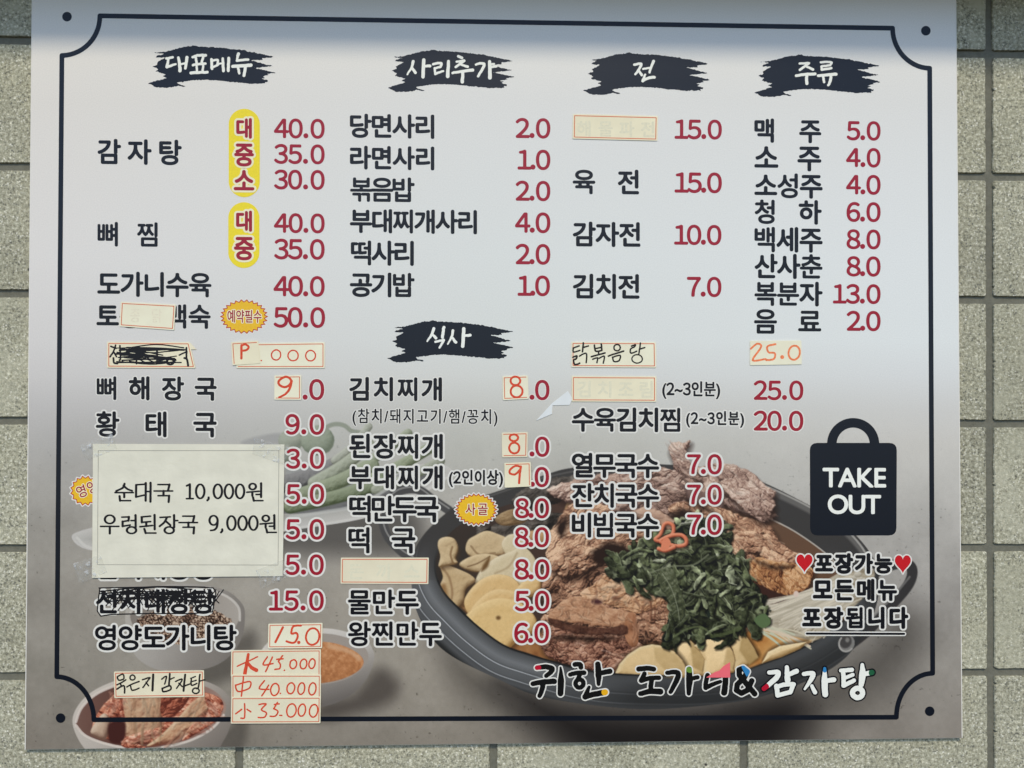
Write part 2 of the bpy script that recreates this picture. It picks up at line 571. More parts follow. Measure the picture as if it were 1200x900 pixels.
def place(s, x0, x1, y0, y1, net, sx):
    """where each character's outline goes so that the ink of the line fills x0..x1, y0..y1"""
    ys = [q for ch in s for a in glyph(ch)[0] for q in (a[:, 1].min(), a[:, 1].max())]
    lo, hi = min(ys), max(ys)
    sy = (y1 - y0 - 2 * net) / (hi - lo); wx = sy * sx
    pen, items = 0.0, []
    for ch in s:
        a, adv = glyph(ch)
        items.append([ch, pen]); pen += adv * wx
    first = min(a[:, 0].min() for a in glyph(s[0])[0]) * wx
    last = items[-1][1] + max(a[:, 0].max() for a in glyph(s[-1])[0]) * wx
    n = len(s) - 1
    track = ((x1 - x0 - 2 * net) - (last - first)) / n if n else 0
    out = []
    for i, (ch, px) in enumerate(items):
        off = x0 + net - first + px + track * i
        if n == 0: off = (x0 + x1) / 2 - (last + first) / 2 + px
        base = y1 - net + lo * sy
        out.append([np.stack([off + a[:, 0] * wx, base - a[:, 1] * sy], -1) for a in glyph(ch)[0]])
    return out


def line_field(s, x0, x1, y0, y1, erode=0.55, dil=1.4, sx=0.83, halo=0.0, g=0.62, slope=None, rot=0.0):
    net = dil - erode
    chars = place(s, x0, x1, y0, y1, net, sx)
    sl = slope_at((y0 + y1) / 2) if slope is None else slope
    m = dil + halo + 2.5
    ext = abs(sl) * (x1 - x0) + abs(rot) * (x1 - x0)
    U, V = grid(x0 - m, y0 - m - ext, x1 + m, y1 + m + ext, g)
    F = np.full(U.shape, -99.0, np.float32)
    cx, cy = (x0 + x1) / 2, (y0 + y1) / 2
    for ch, cont in zip(s, chars):
        if not cont: continue
        dl = erode + (dil - erode) * DENSE.get(ch, 1.0)
        moved = []
        for a in cont:
            xm = a[:, 0].mean()
            b = a.copy(); b[:, 1] += sl * (a[:, 0] - x0)
            if rot:
                c_, s_ = math.cos(rot), math.sin(rot)
                d = b - [cx, cy]; b = np.stack([cx + c_ * d[:, 0] - s_ * d[:, 1], cy + s_ * d[:, 0] + c_ * d[:, 1]], -1)
            moved.append(b)
        A = np.concatenate(moved); B = np.concatenate([np.roll(a, -1, 0) for a in moved])
        lo, hi = A.min(0) - m, A.max(0) + m
        j0, j1 = np.searchsorted(V[:, 0], [lo[1], hi[1]]); i0, i1 = np.searchsorted(U[0], [lo[0], hi[0]])
        u, v = U[j0:j1, i0:i1], V[j0:j1, i0:i1]
        if u.size == 0: continue
        sd = sdf_segs(u, v, A, B)
        if erode > 0:
            a2, b2 = ms(sd - erode, u, v, segs=True)
            if len(a2):
                d = seg_dist(u, v, a2, b2)
                sd = np.where(sd > erode, d, -d) + dl
            else: sd = sd + dl - erode
        else: sd = sd + dl
        F[j0:j1, i0:i1] = np.maximum(F[j0:j1, i0:i1], sd)
    return F, U, V


def field_obj(name, F, U, V, mats, parent, h, halo=0.0):
    mb = MB()
    lay(mb, F, U, V, h, 0)
    if halo > 0: lay(mb, F + halo, U, V, h - H_STEP, 1)
    return mb.build(name, mats, parent)


def stroke_field(strokes, m=3.0, g=0.5):
    """strokes: list of (points, radius or (start, end) radius)"""
    allp = np.concatenate([np.asarray(s[0], float).reshape(-1, 2) for s in strokes])
    rm = max(max(np.atleast_1d(s[1])) for s in strokes) + m
    lo, hi = allp.min(0) - rm, allp.max(0) + rm
    U, V = grid(lo[0], lo[1], hi[0], hi[1], g)
    F = np.full(U.shape, -99.0, np.float32)
    for p, r in strokes:
        p = np.asarray(p, float)
        r = np.atleast_1d(np.asarray(r, float)); r0, r1 = r[0], r[-1]
        L = np.r_[0, np.cumsum(np.linalg.norm(np.diff(p, axis=0), axis=1))] if len(p) > 1 else np.zeros(1)
        T = max(L[-1], 1e-6)
        if len(p) == 1:
            F = np.maximum(F, r0 - np.hypot(U - p[0, 0], V - p[0, 1])); continue
        lo, hi = p.min(0) - rm, p.max(0) + rm
        j0, j1 = np.searchsorted(V[:, 0], [lo[1], hi[1]]); i0, i1 = np.searchsorted(U[0], [lo[0], hi[0]])
        u, v = U[j0:j1, i0:i1], V[j0:j1, i0:i1]
        for k in range(len(p) - 1):
            a, b = p[k], p[k + 1]; d = b - a; dd = max((d * d).sum(), 1e-9)
            t = np.clip(((u - a[0]) * d[0] + (v - a[1]) * d[1]) / dd, 0, 1)
            rr = r0 + (r1 - r0) * (L[k] + t * (L[k + 1] - L[k])) / T
            if len(r) == 3:
                q = (L[k] + t * (L[k + 1] - L[k])) / T
                rr = np.where(q < 0.5, r[0] + (r[1] - r[0]) * q * 2, r[1] + (r[2] - r[1]) * (q * 2 - 1))
            F[j0:j1, i0:i1] = np.maximum(F[j0:j1, i0:i1], rr - np.hypot(u - a[0] - t * d[0], v - a[1] - t * d[1]))
    return F, U, V


def ell(cx, cy, rx, ry, a0=-90, a1=265, n=26, tilt=0.0):
    t = np.radians(np.linspace(a0, a1, n))
    x, y = rx * np.cos(t), ry * np.sin(t)
    c, s = math.cos(tilt), math.sin(tilt)
    return np.stack([cx + c * x - s * y, cy + s * x + c * y], -1)


def zoomed(strokes, s, ox, oy, curve=True):
    """strokes read off an enlargement: divide by its scale, add its corner"""
    out = []
    for p, r in strokes:
        p = np.asarray(p, float).reshape(-1, 2)
        if curve and 2 < len(p) < 12: p = smooth_loop(p, 5, False)
        out.append((p / s + [ox, oy], np.atleast_1d(np.asarray(r, float)) / s))
    return out


def wobble_strokes(strokes, amt, rng):
    out = []
    for p, r in strokes:
        p = np.asarray(p, float)
        if len(p) == 2:
            t = np.linspace(0, 1, 7)[:, None]; p = p[0] + (p[1] - p[0]) * t
        out.append((p + rng.normal(0, amt, p.shape), r))
    return out


def quad_poly(pts, r=1.2, n=4):
    """polygon with slightly rounded corners"""
    pts = np.asarray(pts, float); out = []
    for i in range(len(pts)):
        a, b, c = pts[i - 1], pts[i], pts[(i + 1) % len(pts)]
        d0, d1 = (a - b) / np.linalg.norm(a - b), (c - b) / np.linalg.norm(c - b)
        for k in range(n + 1):
            t = k / n
            out.append((1 - t) ** 2 * (b + d0 * r) + 2 * t * (1 - t) * b + t * t * (b + d1 * r))
    return np.array(out)


def sheet(name, pts, h0, h1, mat, parent):
    """a thin sheet with thickness: outline in picture points, back at h0, front at h1"""
    pts = np.asarray(pts, float)
    ar = 0.5 * np.sum(pts[:, 0] * np.roll(pts[:, 1], -1) - np.roll(pts[:, 0], -1) * pts[:, 1])
    if ar > 0: pts = pts[::-1]                      # counter-clockwise for the viewer
    front = P(pts[:, 0], pts[:, 1], h1)
    back = front.copy(); back[:, 1] = -h0
    n = len(pts); V = np.concatenate([front, back])
    a = np.arange(n); b = (a + 1) % n
    mb = MB()
    mb.v.append(V)
    mb.f += [a[None, :], (a[::-1] + n)[None, :], np.stack([b, a, a + n, b + n], -1)]
    mb.m.append(np.zeros(n + 2)); cc = np.zeros((2 * n, 4)); cc[:, 3] = 1; mb.c.append(cc); mb.n = 2 * n
    return mb.build(name, mat, parent)

# ------------------------------------------------------------------ the menu board
_c = P(600, 450, H_BOARD)
BOARD = empty('menu_board', tuple(_c), 'large white printed Korean menu board with black notched border and food photograph', 'menu board')
Q = np.array([[38.3, -30], [1119.7, -12], [1127.0, 864.6], [30.0, 878.2]])
PRINT = print_mat('printed_photograph')
INK = ink_mat('black_print', (22, 24, 30))
INK_NAVY = ink_mat('navy_print', (20, 27, 37))
INK_RED = ink_mat('crimson_print', (150, 32, 50))
HALO = ink_mat('white_print', (214, 216, 213), vary=0.02)
WHITE = ink_mat('board_white', (226, 227, 224), vary=0.02)

# panel: a thin foam board with a pale cut edge
bm_ = MB()
fr = P(Q[:, 0], Q[:, 1], H_BOARD - 0.0001); bk = fr.copy(); bk[:, 1] = -0.0001
cen = fr.mean(0)
n4 = fr.copy()
sd4 = fr.copy(); sd4[:, 1] += 0.0006; sd4[:, 0] += np.sign(fr[:, 0] - cen[0]) * 0.0013; sd4[:, 2] += np.sign(fr[:, 2] - cen[2]) * 0.0006
bk[:, 0], bk[:, 2] = sd4[:, 0], sd4[:, 2]
V = np.concatenate([n4, sd4, bk])
F = [(3, 2, 1, 0)] + [tuple(x) for a, b in ((0, 1), (1, 2), (2, 3), (3, 0)) for x in ((a + 0, b + 0, b + 4, a + 4), (a + 4, b + 4, b + 8, a + 8))] + [(8, 9, 10, 11)]
bm_.indexed(V, F)
bm_.build('board_panel', WHITE, BOARD)

# ---- noise for the printed photograph
_T = np.random.default_rng(11).random((256, 256)).astype(np.float32)


def vn(x, y):
    xi, yi = np.floor(x).astype(int), np.floor(y).astype(int)
    fx, fy = x - xi, y - yi
    fx, fy = fx * fx * (3 - 2 * fx), fy * fy * (3 - 2 * fy)
    a, b = _T[yi & 255, xi & 255], _T[yi & 255, (xi + 1) & 255]
    c, d = _T[(yi + 1) & 255, xi & 255], _T[(yi + 1) & 255, (xi + 1) & 255]
    return (a + (b - a) * fx) * (1 - fy) + (c + (d - c) * fx) * fy


def fbm(x, y, o=4, s=0.0, gain=0.5):
    r, a, t = 0.0, 1.0, 0.0
    for k in range(o):
        r = r + a * vn(x * 2 ** k + 17.3 * k + s * 7.1, y * 2 ** k + 9.7 * k + s * 3.3); t += a; a *= gain
    return r / t


def ridge(x, y, o=4, s=0.0):
    r, a, t = 0.0, 1.0, 0.0
    for k in range(o):
        r = r + a * (1 - np.abs(2 * vn(x * 2 ** k + 31.3 * k + s * 5.1, y * 2 ** k + 3.7 * k + s * 8.3) - 1)); t += a; a *= 0.5
    return r / t


def ramp(t, cols):
    t = np.clip(t, 0, 1); x = np.linspace(0, 1, len(cols)); cols = np.asarray(cols, float)
    return np.stack([np.interp(t, x, cols[:, k]) for k in range(3)], -1)


# ---- the sheet as a lattice of points
PG = 0.8
CR = P(Q[:, 0], Q[:, 1], H_BOARD)
NU, NV = int(1090 / PG), int(900 / PG)
T0 = (392 + 21) / (878 + 21)
JU = int(NV * (1 - T0))
ss = np.linspace(0, 1, NU)[None, :, None]
tt = np.linspace(T0, 1, JU)[:, None, None]
POS = (CR[0] * (1 - ss) + CR[1] * ss) * (1 - tt) + (CR[3] * (1 - ss) + CR[2] * ss) * tt
GU, GV = to_px(POS)
LIGHT = np.array([-0.38, -0.62, 0.69])


def relief(h, gain):
    gy, gx = np.gradient(h * gain, PG)
    n = 1 / np.sqrt(gx * gx + gy * gy + 1)
    return (-gx * LIGHT[0] - gy * LIGHT[1] + LIGHT[2]) * n


def backdrop(u, v):
    """table top of the printed picture: fades to white upwards, warm grey below"""
    warm = np.clip((560 - u) / 500, 0, 1)
    keys_v = [-40, 120, 300, 400, 440, 480, 520, 560, 620, 700, 780, 880]
    left = [(226, 226, 222), (222, 221, 217), (214, 214, 213), (207, 207, 207), (200, 200, 200), (186, 186, 186), (174, 174, 172), (166, 165, 161), (158, 156, 150), (152, 149, 142), (145, 142, 134), (136, 131, 123)]
    right = [(228, 229, 228), (222, 225, 225), (217, 223, 225), (217, 224, 226), (211, 216, 218), (202, 204, 203), (197, 197, 193), (190, 190, 186), (176, 175, 171), (160, 158, 154), (151, 148, 142), (138, 133, 126)]
    mid = [(227, 228, 225), (220, 223, 223), (212, 218, 218), (210, 216, 215), (206, 210, 208), (194, 196, 192), (182, 184, 178), (176, 176, 170), (172, 169, 162), (167, 162, 152), (155, 150, 140), (138, 133, 124)]
    out = np.zeros(u.shape + (3,))
    a = np.clip((u - 40) / 520, 0, 1)[..., None]; b = np.clip((u - 560) / 500, 0, 1)[..., None]
    f = lambda k: np.stack([np.interp(v, keys_v, [q[i] for q in k]) for i in range(3)], -1)
    out = f(left) * (1 - a) + f(mid) * a * (1 - b) + f(right) * b
    return out - np.interp(v, [0, 60, 120, 300, 500, 600, 860], [0, 2, 6, 0, 3, 8, 9])[..., None]


class Picture:
    def __init__(self):
        self.C = backdrop(GU, GV)
        self.ID = np.zeros((GU.shape[0] - 1, GU.shape[1] - 1), int)
        self.names = {0: ('printed_backdrop', None)}
        # mottled table
        w = np.clip((GV - 470) / 150, 0, 1)[..., None]
        n = fbm(GU / 42, GV / 42, 5, 1)[..., None] - 0.5
        self.C += w * n * 26
        n2 = fbm(GU / 5, GV / 5, 3, 2)[..., None] - 0.5
        self.C += w * n2 * 9
        sp = fbm(GU / 3.2, GV / 3.2, 2, 5); big = fbm(GU / 30, GV / 30, 2, 6)
        self.C -= (w[..., 0] * np.clip((sp - 0.80) * 9, 0, 1) * np.clip((big - 0.45) * 5, 0, 1) * 45)[..., None]

    def win(self, pts, pad=6):
        pts = np.asarray(pts, float); lo, hi = pts.min(0) - pad, pts.max(0) + pad
        i0, i1 = np.searchsorted(GU.mean(0), [lo[0] - 8, hi[0] + 8]); j0, j1 = np.searchsorted(GV.mean(1), [lo[1] - 14, hi[1] + 14])
        return slice(max(j0 - 1, 0), j1 + 1), slice(max(i0 - 1, 0), i1 + 1)

    def item(self, name, parent=None):
        k = len(self.names); self.names[k] = (name, parent); return k

    def put(self, w, al, col, idn=None):
        al = np.clip(al, 0, 1)
        self.C[w] = self.C[w] * (1 - al[..., None]) + np.asarray(col, float) * al[..., None]
        if idn is not None:
            sub = self.ID[w]
            m = al[:sub.shape[0], :sub.shape[1]] > 0.5
            sub[m] = idn

    def blob(self, pts, col, idn=None, soft=0.9, alpha=1.0, curve=True, pad=6, rough=0.0, seed=0):
        pts = np.asarray(pts, float)
        q = smooth_loop(pts, 6) if curve else pts
        w = self.win(q, pad + soft)
        u, v = GU[w], GV[w]
        if u.size == 0: return
        sd = poly_sdf(u, v, q)
        if rough: sd = sd + (fbm(u / 6, v / 6, 3, seed) - 0.5) * rough
        c = col(u, v, sd) if callable(col) else np.broadcast_to(np.asarray(col, float), u.shape + (3,))
        self.put(w, (sd / soft + 0.5) * alpha, c, idn)

    def line(self, pts, r, col, idn=None, soft=0.9, alpha=1.0, curve=True):
        p = smooth_loop(pts, 6, False) if curve and len(pts) > 2 else np.asarray(pts, float)
        w = self.win(p, r + 4)
        u, v = GU[w], GV[w]
        if u.size == 0: return
        d = r - seg_dist(u, v, p[:-1], p[1:])
        c = col(u, v, d) if callable(col) else np.broadcast_to(np.asarray(col, float), u.shape + (3,))
        self.put(w, np.clip(d / soft + 0.5, 0, 1) * alpha, c, idn)

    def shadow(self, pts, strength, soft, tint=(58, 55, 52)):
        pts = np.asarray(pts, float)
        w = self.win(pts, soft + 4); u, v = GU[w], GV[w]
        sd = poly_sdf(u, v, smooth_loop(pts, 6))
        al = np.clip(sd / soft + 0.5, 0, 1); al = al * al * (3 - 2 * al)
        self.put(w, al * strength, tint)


def meat(seed, size, cols, ang=0.0, stretch=2.2, dome=22.0, gain=6.0, base=0.5, rid=0.6):
    ca, sa = math.cos(ang), math.sin(ang)

    def f(u, v, sd):
        x, y = (ca * u + sa * v) / (size * stretch), (-sa * u + ca * v) / size
        wx, wy = fbm(u / 26, v / 26, 3, seed + 4) - .5, fbm(u / 26, v / 26, 3, seed + 9) - .5
        h = rid * ridge(x + 1.6 * wx, y + 1.6 * wy, 4, seed) + (1 - rid) * fbm(x * 2.4 + wx, y * 2.4 + wy, 3, seed + 1)
        lump = fbm(u / 19, v / 19, 2, seed + 2)
        d = np.clip(sd / dome, 0, 1); dm = np.sqrt(np.clip(1 - (1 - d) ** 2, 0, 1)) * dome
        s = relief(h * size * 0.32 + lump * 11 + dm * 0.45, gain * 0.25)
        cav = np.clip((h - 0.62) * 3.0, -1, 1)
        t = base + 0.62 * (s - 0.62) + 0.26 * cav + 0.25 * (lump - 0.5)
        return ramp(t, cols) + (fbm(u / 1.6, v / 1.6, 2, seed + 3)[..., None] - .5) * 20
    return f


def cells(x, y, s=0):
    """nearest and second nearest of jittered cell points, and a tone per cell"""
    xi, yi = np.floor(x).astype(int), np.floor(y).astype(int)
    d1 = np.full(x.shape, 9.0); d2 = d1.copy(); tn = np.zeros(x.shape)
    for a in (-1, 0, 1):
        for b in (-1, 0, 1):
            cx, cy = xi + a, yi + b
            px = cx + _T[(cy + 31 * s) & 255, (cx + 7 * s) & 255]; py = cy + _T[(cy + 91 + 13 * s) & 255, (cx + 57 + s) & 255]
            d = np.hypot(x - px, y - py); t = _T[(cy + 11) & 255, (cx + 171) & 255]
            n = d < d1
            d2 = np.where(n, d1, np.minimum(d2, d)); tn = np.where(n, t, tn); d1 = np.where(n, d, d1)
    return d1, d2, tn


def torn(seed, size, cols, ang=0.0, stretch=1.7, dome=18.0, gain=1.0, base=.5):
    """torn cooked meat: uneven lumps with dark gaps between, fibres running along the piece"""
    ca, sa = math.cos(ang), math.sin(ang)

    def f(u, v, sd):
        wx = (fbm(u / 15, v / 15, 3, seed + 4) - .5) * 13 + (fbm(u / 5, v / 5, 2, seed + 14) - .5) * 5
        wy = (fbm(u / 15, v / 15, 3, seed + 9) - .5) * 13 + (fbm(u / 5, v / 5, 2, seed + 19) - .5) * 5
        x, y = (ca * (u + wx) + sa * (v + wy)) / (size * stretch), (-sa * (u + wx) + ca * (v + wy)) / size
        d1, d2, tn = cells(x + 40, y + 40, seed)
        e1, e2, t2 = cells(x * 2.3 + 9, y * 2.3 + 70, seed + 3)
        fib = fbm(x * 1.3, y * 6.5, 3, seed + 1)
        big = fbm(u / 24, v / 24, 2, seed + 2)
        d = np.clip(sd / dome, 0, 1); dm = np.sqrt(np.clip(1 - (1 - d) ** 2, 0, 1)) * dome
        h = size * .13 * fbm(u / 2.4, v / 2.4, 2, seed + 6) + size * (.62 * (1 - d1 * d1) + .20 * (1 - e1 * e1) + .28 * fib) + dm * .35 + big * 9
        s = relief(h, gain * .62)
        gap = np.clip((d2 - d1) / .20, 0, 1); gap2 = np.clip((e2 - e1) / .25, 0, 1)
        t = base + .80 * (s - .62) + .24 * (tn - .5) + .45 * (big - .5) + .14 * (t2 - .5) + .22 * (fib - .5)
        t = t - .30 * (1 - gap) * np.clip(1.5 - 1.8 * big, .12, 1) - .10 * (1 - gap2)
        t = .53 + (t - .5) * 1.32
        return ramp(t, cols) + (fbm(u / 1.5, v / 1.5, 2, seed + 3)[..., None] - .5) * 16
    return f


def dome(col_lo, col_mid, col_hi, R, k=0.6, seed=0, bump=0.0, tilt=(0, 0)):
    def f(u, v, sd):
        d = np.clip(sd / R, 0, 1); h = np.sqrt(np.clip(1 - (1 - d) ** 2, 0, 1)) * R
        h = h + bump * fbm(u / 9, v / 9, 3, seed) + tilt[0] * u + tilt[1] * v
        s = relief(h, k)
        return ramp(0.5 + (s - 0.66) * 1.25, (col_lo, col_mid, col_hi)) + (fbm(u / 2.2, v / 2.2, 3, seed + 5)[..., None] - .5) * 11
    return f


PIC = Picture()
RS = np.random.default_rng(77)


def strands(pts, n, ang, cols, idn, spread=.35, length=(6, 18), width=(.6, 1.5), bend=.25, alpha=.75, shade=True):
    """torn fibres: short curved strips, each with a dark underside"""
    pts = np.asarray(pts, float); lo, hi = pts.min(0), pts.max(0); q = smooth_loop(pts, 6)
    c = np.stack([RS.uniform(lo[0], hi[0], n * 3), RS.uniform(lo[1], hi[1], n * 3)], -1)
    ok = poly_sdf(c[:, 0][None], c[:, 1][None], q)[0] > 1.5
    for p in c[ok][:n]:
        a = ang + RS.normal(0, spread); L = RS.uniform(*length) / 2; w = RS.uniform(*width)
        dv = np.array([math.cos(a), math.sin(a)]); nv = np.array([-dv[1], dv[0]])
        k = RS.normal(0, bend) * L
        path = [p - dv * L, p + nv * k, p + dv * L]
        b = cols[RS.integers(len(cols))]; b = np.array(b, float) + RS.normal(0, 9)
        if shade: PIC.line(np.array(path) + [.7, 1.2 + w * .6], w * .8, np.array(b) * .42, idn, soft=1.4, alpha=alpha * .8)
        PIC.line(path, w, b, idn, soft=1.0, alpha=alpha)


# ---- faint things above: the plate of cucumbers and peppers
plate = PIC.item('printed_vegetable_plate')
PIC.shadow([(335, 600), (440, 590), (490, 600), (492, 645), (440, 652), (330, 648), (300, 640)], 0.78, 40, (70, 68, 66))
PIC.blob([(84, 629), (112, 617), (180, 600), (300, 590), (400, 575), (470, 548), (520, 545), (525, 560), (470, 592), (420, 609), (335, 622), (230, 640), (115, 646)], lambda u, v, sd: ramp(np.clip(sd / 16, 0, 1), ((188, 187, 184), (176, 176, 172), (160, 160, 156))), plate)
PIC.line([(90, 630), (118, 644), (230, 638), (335, 621), (420, 607), (470, 590), (523, 560)], 1.6, (196, 196, 192), plate, alpha=.8)
PIC.blob([(325, 556), (350, 545), (400, 555), (450, 560), (500, 545), (515, 552), (470, 580), (410, 596), (335, 602), (318, 590)], lambda u, v, sd: ramp(0.5 + (relief(np.minimum(sd, 14) * 1.1 + 5 * fbm(u / 30, v / 9, 3, 3), .5) - .6), ((92, 93, 94), (118, 120, 120), (160, 162, 160))), plate)
PIC.blob([(282, 519), (300, 512), (330, 508), (336, 522), (300, 524)], (156, 157, 156), plate, soft=4)
for (cx, cy, rx, ry, c) in ((341, 516, 15, 13, (150, 156, 143)), (372, 516, 20, 18, (140, 149, 133)), (332, 532, 14, 12, (146, 151, 140))):
    PIC.blob(ell(cx, cy, rx, ry, 0, 345, 16), dome(np.array(c) - 34, c, np.array(c) + 14, 16, .5, 3), plate, curve=False, soft=1.6)
PIC.line([(378, 508), (384, 500), (394, 497), (404, 499), (412, 505), (424, 507)], 2.6, (140, 146, 134), plate, soft=1.5)
for (p0, p1, r, c) in (((330, 568), (392, 546), 10, (108, 108, 108)), ((392, 540), (432, 500), 4.5, (150, 154, 142)), ((368, 566), (432, 522), 7.5, (142, 148, 132)), ((384, 570), (478, 508), 5.5, (136, 143, 124)), ((346, 582), (436, 546), 8.5, (124, 133, 110)), ((420, 568), (512, 520), 6.5, (128, 137, 113)), ((340, 594), (446, 566), 8, (114, 124, 100)), ((440, 574), (516, 540), 5.5, (140, 145, 130))):
    def cuc(u, v, d, r=r, c=c, p0=p0, p1=p1):
        h = np.sqrt(np.clip(1 - (1 - np.clip(d / r, 0, 1)) ** 2, 0, 1)) * r
        s = relief(h + 2.2 * fbm(u / 4, v / 4, 3, c[0]), .55)
        return ramp(.5 + (s - .62) * 1.1, (np.array(c) - 48, c, np.array(c) + 36))
    PIC.line([p0, ((p0[0] + p1[0]) / 2 + 2, (p0[1] + p1[1]) / 2 + 2), p1], r, cuc, plate, soft=1.4)
PIC.line([(340, 606), (380, 600), (420, 592), (455, 572)], 2.0, (182, 184, 181), plate, soft=2, alpha=.75)

# ---- pepper bowl
pb = PIC.item('printed_pepper_bowl')
PIC.shadow([(240, 770), (292, 740), (300, 765), (280, 792), (225, 806), (180, 800)], 0.55, 22)
PIC.blob([(147, 716), (160, 698), (190, 686), (230, 684), (265, 692), (284, 708), (287, 724), (284, 745), (272, 766), (250, 781), (215, 788), (182, 784), (160, 770), (150, 748)], lambda u, v, sd: ramp(np.clip((u - 145) / 145, 0, 1) * .75 + (v - 720) / 400 + .1 * fbm(u / 20, v / 20, 3, 8), ((170, 167, 160), (158, 155, 150), (128, 124, 119), (112, 108, 104))), pb)
PIC.blob([(153, 718), (165, 702), (192, 691), (228, 689), (262, 697), (278, 711), (280, 726), (268, 742), (240, 753), (205, 755), (175, 748), (157, 734)], lambda u, v, sd: ramp((u - 150) / 130, ((122, 116, 110), (140, 134, 128), (162, 157, 150))), pb, soft=1.4)
PIC.line([(153, 718), (165, 702), (192, 691), (228, 689), (262, 697), (279, 711), (281, 727)], 1.4, (196, 193, 187), pb, alpha=.8)
pepper = PIC.item('ground_pepper', 'printed_pepper_bowl')
PIC.blob([(160, 730), (175, 718), (205, 712), (235, 712), (262, 721), (272, 732), (258, 745), (235, 752), (205, 754), (178, 748)], lambda u, v, sd: ramp(.46 + (fbm(u / 1.4, v / 1.4, 2, 3) - .5) * 2.8 + (fbm(u / 14, v / 9, 2, 4) - .5), ((44, 34, 30), (88, 66, 54), (126, 100, 84), (190, 170, 150))), pepper, rough=5)

# ---- sauce bowl
sb = PIC.item('printed_sauce_bowl')
PIC.shadow([(378, 822), (415, 812), (440, 785), (458, 788), (468, 806), (452, 826), (400, 842), (372, 842)], 0.72, 26, (62, 57, 54))
PIC.blob([(304, 770), (320, 748), (350, 738), (390, 737), (425, 748), (438, 764), (436, 782), (424, 803), (402, 820), (372, 829), (340, 824), (315, 800)], lambda u, v, sd: ramp((v - 745) / 85 + (u - 360) / 300, ((196, 193, 188), (178, 175, 170), (140, 136, 131), (104, 100, 97))), sb)
PIC.blob([(312, 772), (326, 754), (352, 744), (388, 743), (418, 752), (431, 765), (428, 780), (408, 795), (378, 802), (345, 800), (322, 790)], (150, 143, 136), sb)
sauce = PIC.item('orange_sauce', 'printed_sauce_bowl')
PIC.blob([(316, 778), (330, 762), (355, 753), (388, 753), (414, 762), (426, 774), (420, 786), (400, 796), (372, 801), (345, 799), (325, 791)], lambda u, v, sd: ramp(.5 + (fbm(u / 3, v / 3, 3, 6) - .5) * .9 - (v - 778) / 130, ((146, 96, 62), (172, 118, 78), (200, 152, 112))), sauce)
PIC.line([(386, 757), (408, 763), (421, 772)], 2.4, (198, 160, 126), sauce, soft=3, alpha=.7)

# ---- kimchi bowl, cut by the foot of the board
kb = PIC.item('printed_kimchi_bowl')
PIC.shadow([(250, 872), (282, 840), (290, 855), (280, 882), (240, 890)], 0.5, 16)
PIC.blob([(85, 848), (92, 826), (112, 808), (145, 795), (185, 790), (225, 794), (256, 805), (271, 822), (271, 845), (262, 868), (240, 895), (180, 900), (120, 892), (98, 876)], lambda u, v, sd: ramp((u - 85) / 190 * .8 + (v - 830) / 200, ((190, 184, 176), (176, 170, 163), (146, 140, 133), (112, 106, 101))), kb)
PIC.blob([(89, 848), (96, 829), (115, 812), (147, 800), (185, 795), (222, 799), (250, 809), (264, 824), (262, 838), (248, 853), (222, 867), (185, 875), (150, 876), (115, 868), (95, 858)], lambda u, v, sd: ramp((u - 90) / 170, ((110, 84, 76), (92, 62, 56), (118, 82, 74), (150, 128, 118))), kb, soft=1.3)
for p in ([(89, 850), (100, 862), (122, 871), (150, 877)], [(89, 846), (96, 829), (115, 812), (147, 799)], [(262, 838), (248, 854), (222, 868), (190, 876)]):
    PIC.line(p, 1.5, (204, 196, 188), kb, alpha=.9)
kc = PIC.item('kimchi_pile', 'printed_kimchi_bowl')
KR, KW = ((92, 46, 38), (156, 88, 68), (200, 138, 112), (224, 186, 162)), ((104, 66, 54), (160, 124, 98), (190, 160, 132), (212, 192, 166))
PIC.blob([(108, 852), (125, 822), (150, 812), (200, 806), (250, 814), (262, 828), (250, 846), (220, 862), (170, 872), (125, 866)], torn(21, 10, KR, .4, 2, 16, 1.0, .42), kc)
PIC.blob([(123, 830), (132, 815), (146, 812), (148, 842), (124, 842)], torn(22, 7, KR, .4, 1.3, 10, 1.0, .55), kc)
PIC.blob([(147, 810), (188, 808), (190, 846), (186, 862), (150, 866), (146, 840)], dome((116, 76, 62), (178, 142, 114), (206, 184, 156), 9, .42, 3, 7), kc)
PIC.blob([(106, 858), (112, 846), (122, 836), (130, 846), (124, 866), (112, 864)], dome((110, 84, 72), (176, 152, 132), (208, 190, 170), 9, .6, 4), kc)
PIC.blob([(128, 848), (146, 846), (146, 866), (140, 872), (128, 868)], (66, 38, 36), kc, soft=3)
PIC.blob([(208, 842), (226, 822), (240, 815), (246, 826), (236, 846), (210, 866), (184, 874), (172, 874), (188, 862)], dome((112, 70, 56), (180, 140, 110), (208, 186, 156), 8, .5, 5, 7), kc)
PIC.blob([(240, 816), (256, 826), (259, 838), (246, 850), (214, 868), (226, 848), (244, 838)], torn(25, 9, KR, .6, 2.5, 8, 1.0, .6), kc)
PIC.blob([(142, 872), (152, 862), (190, 852), (186, 860), (160, 870), (172, 876), (150, 877)], torn(26, 9, KR, -.3, 2.5, 6, 1.0, .66), kc)
PIC.blob([(192, 812), (222, 812), (212, 832), (190, 844)], torn(27, 8, KR, -.5, 2, 12, 1.0, .30), kc)

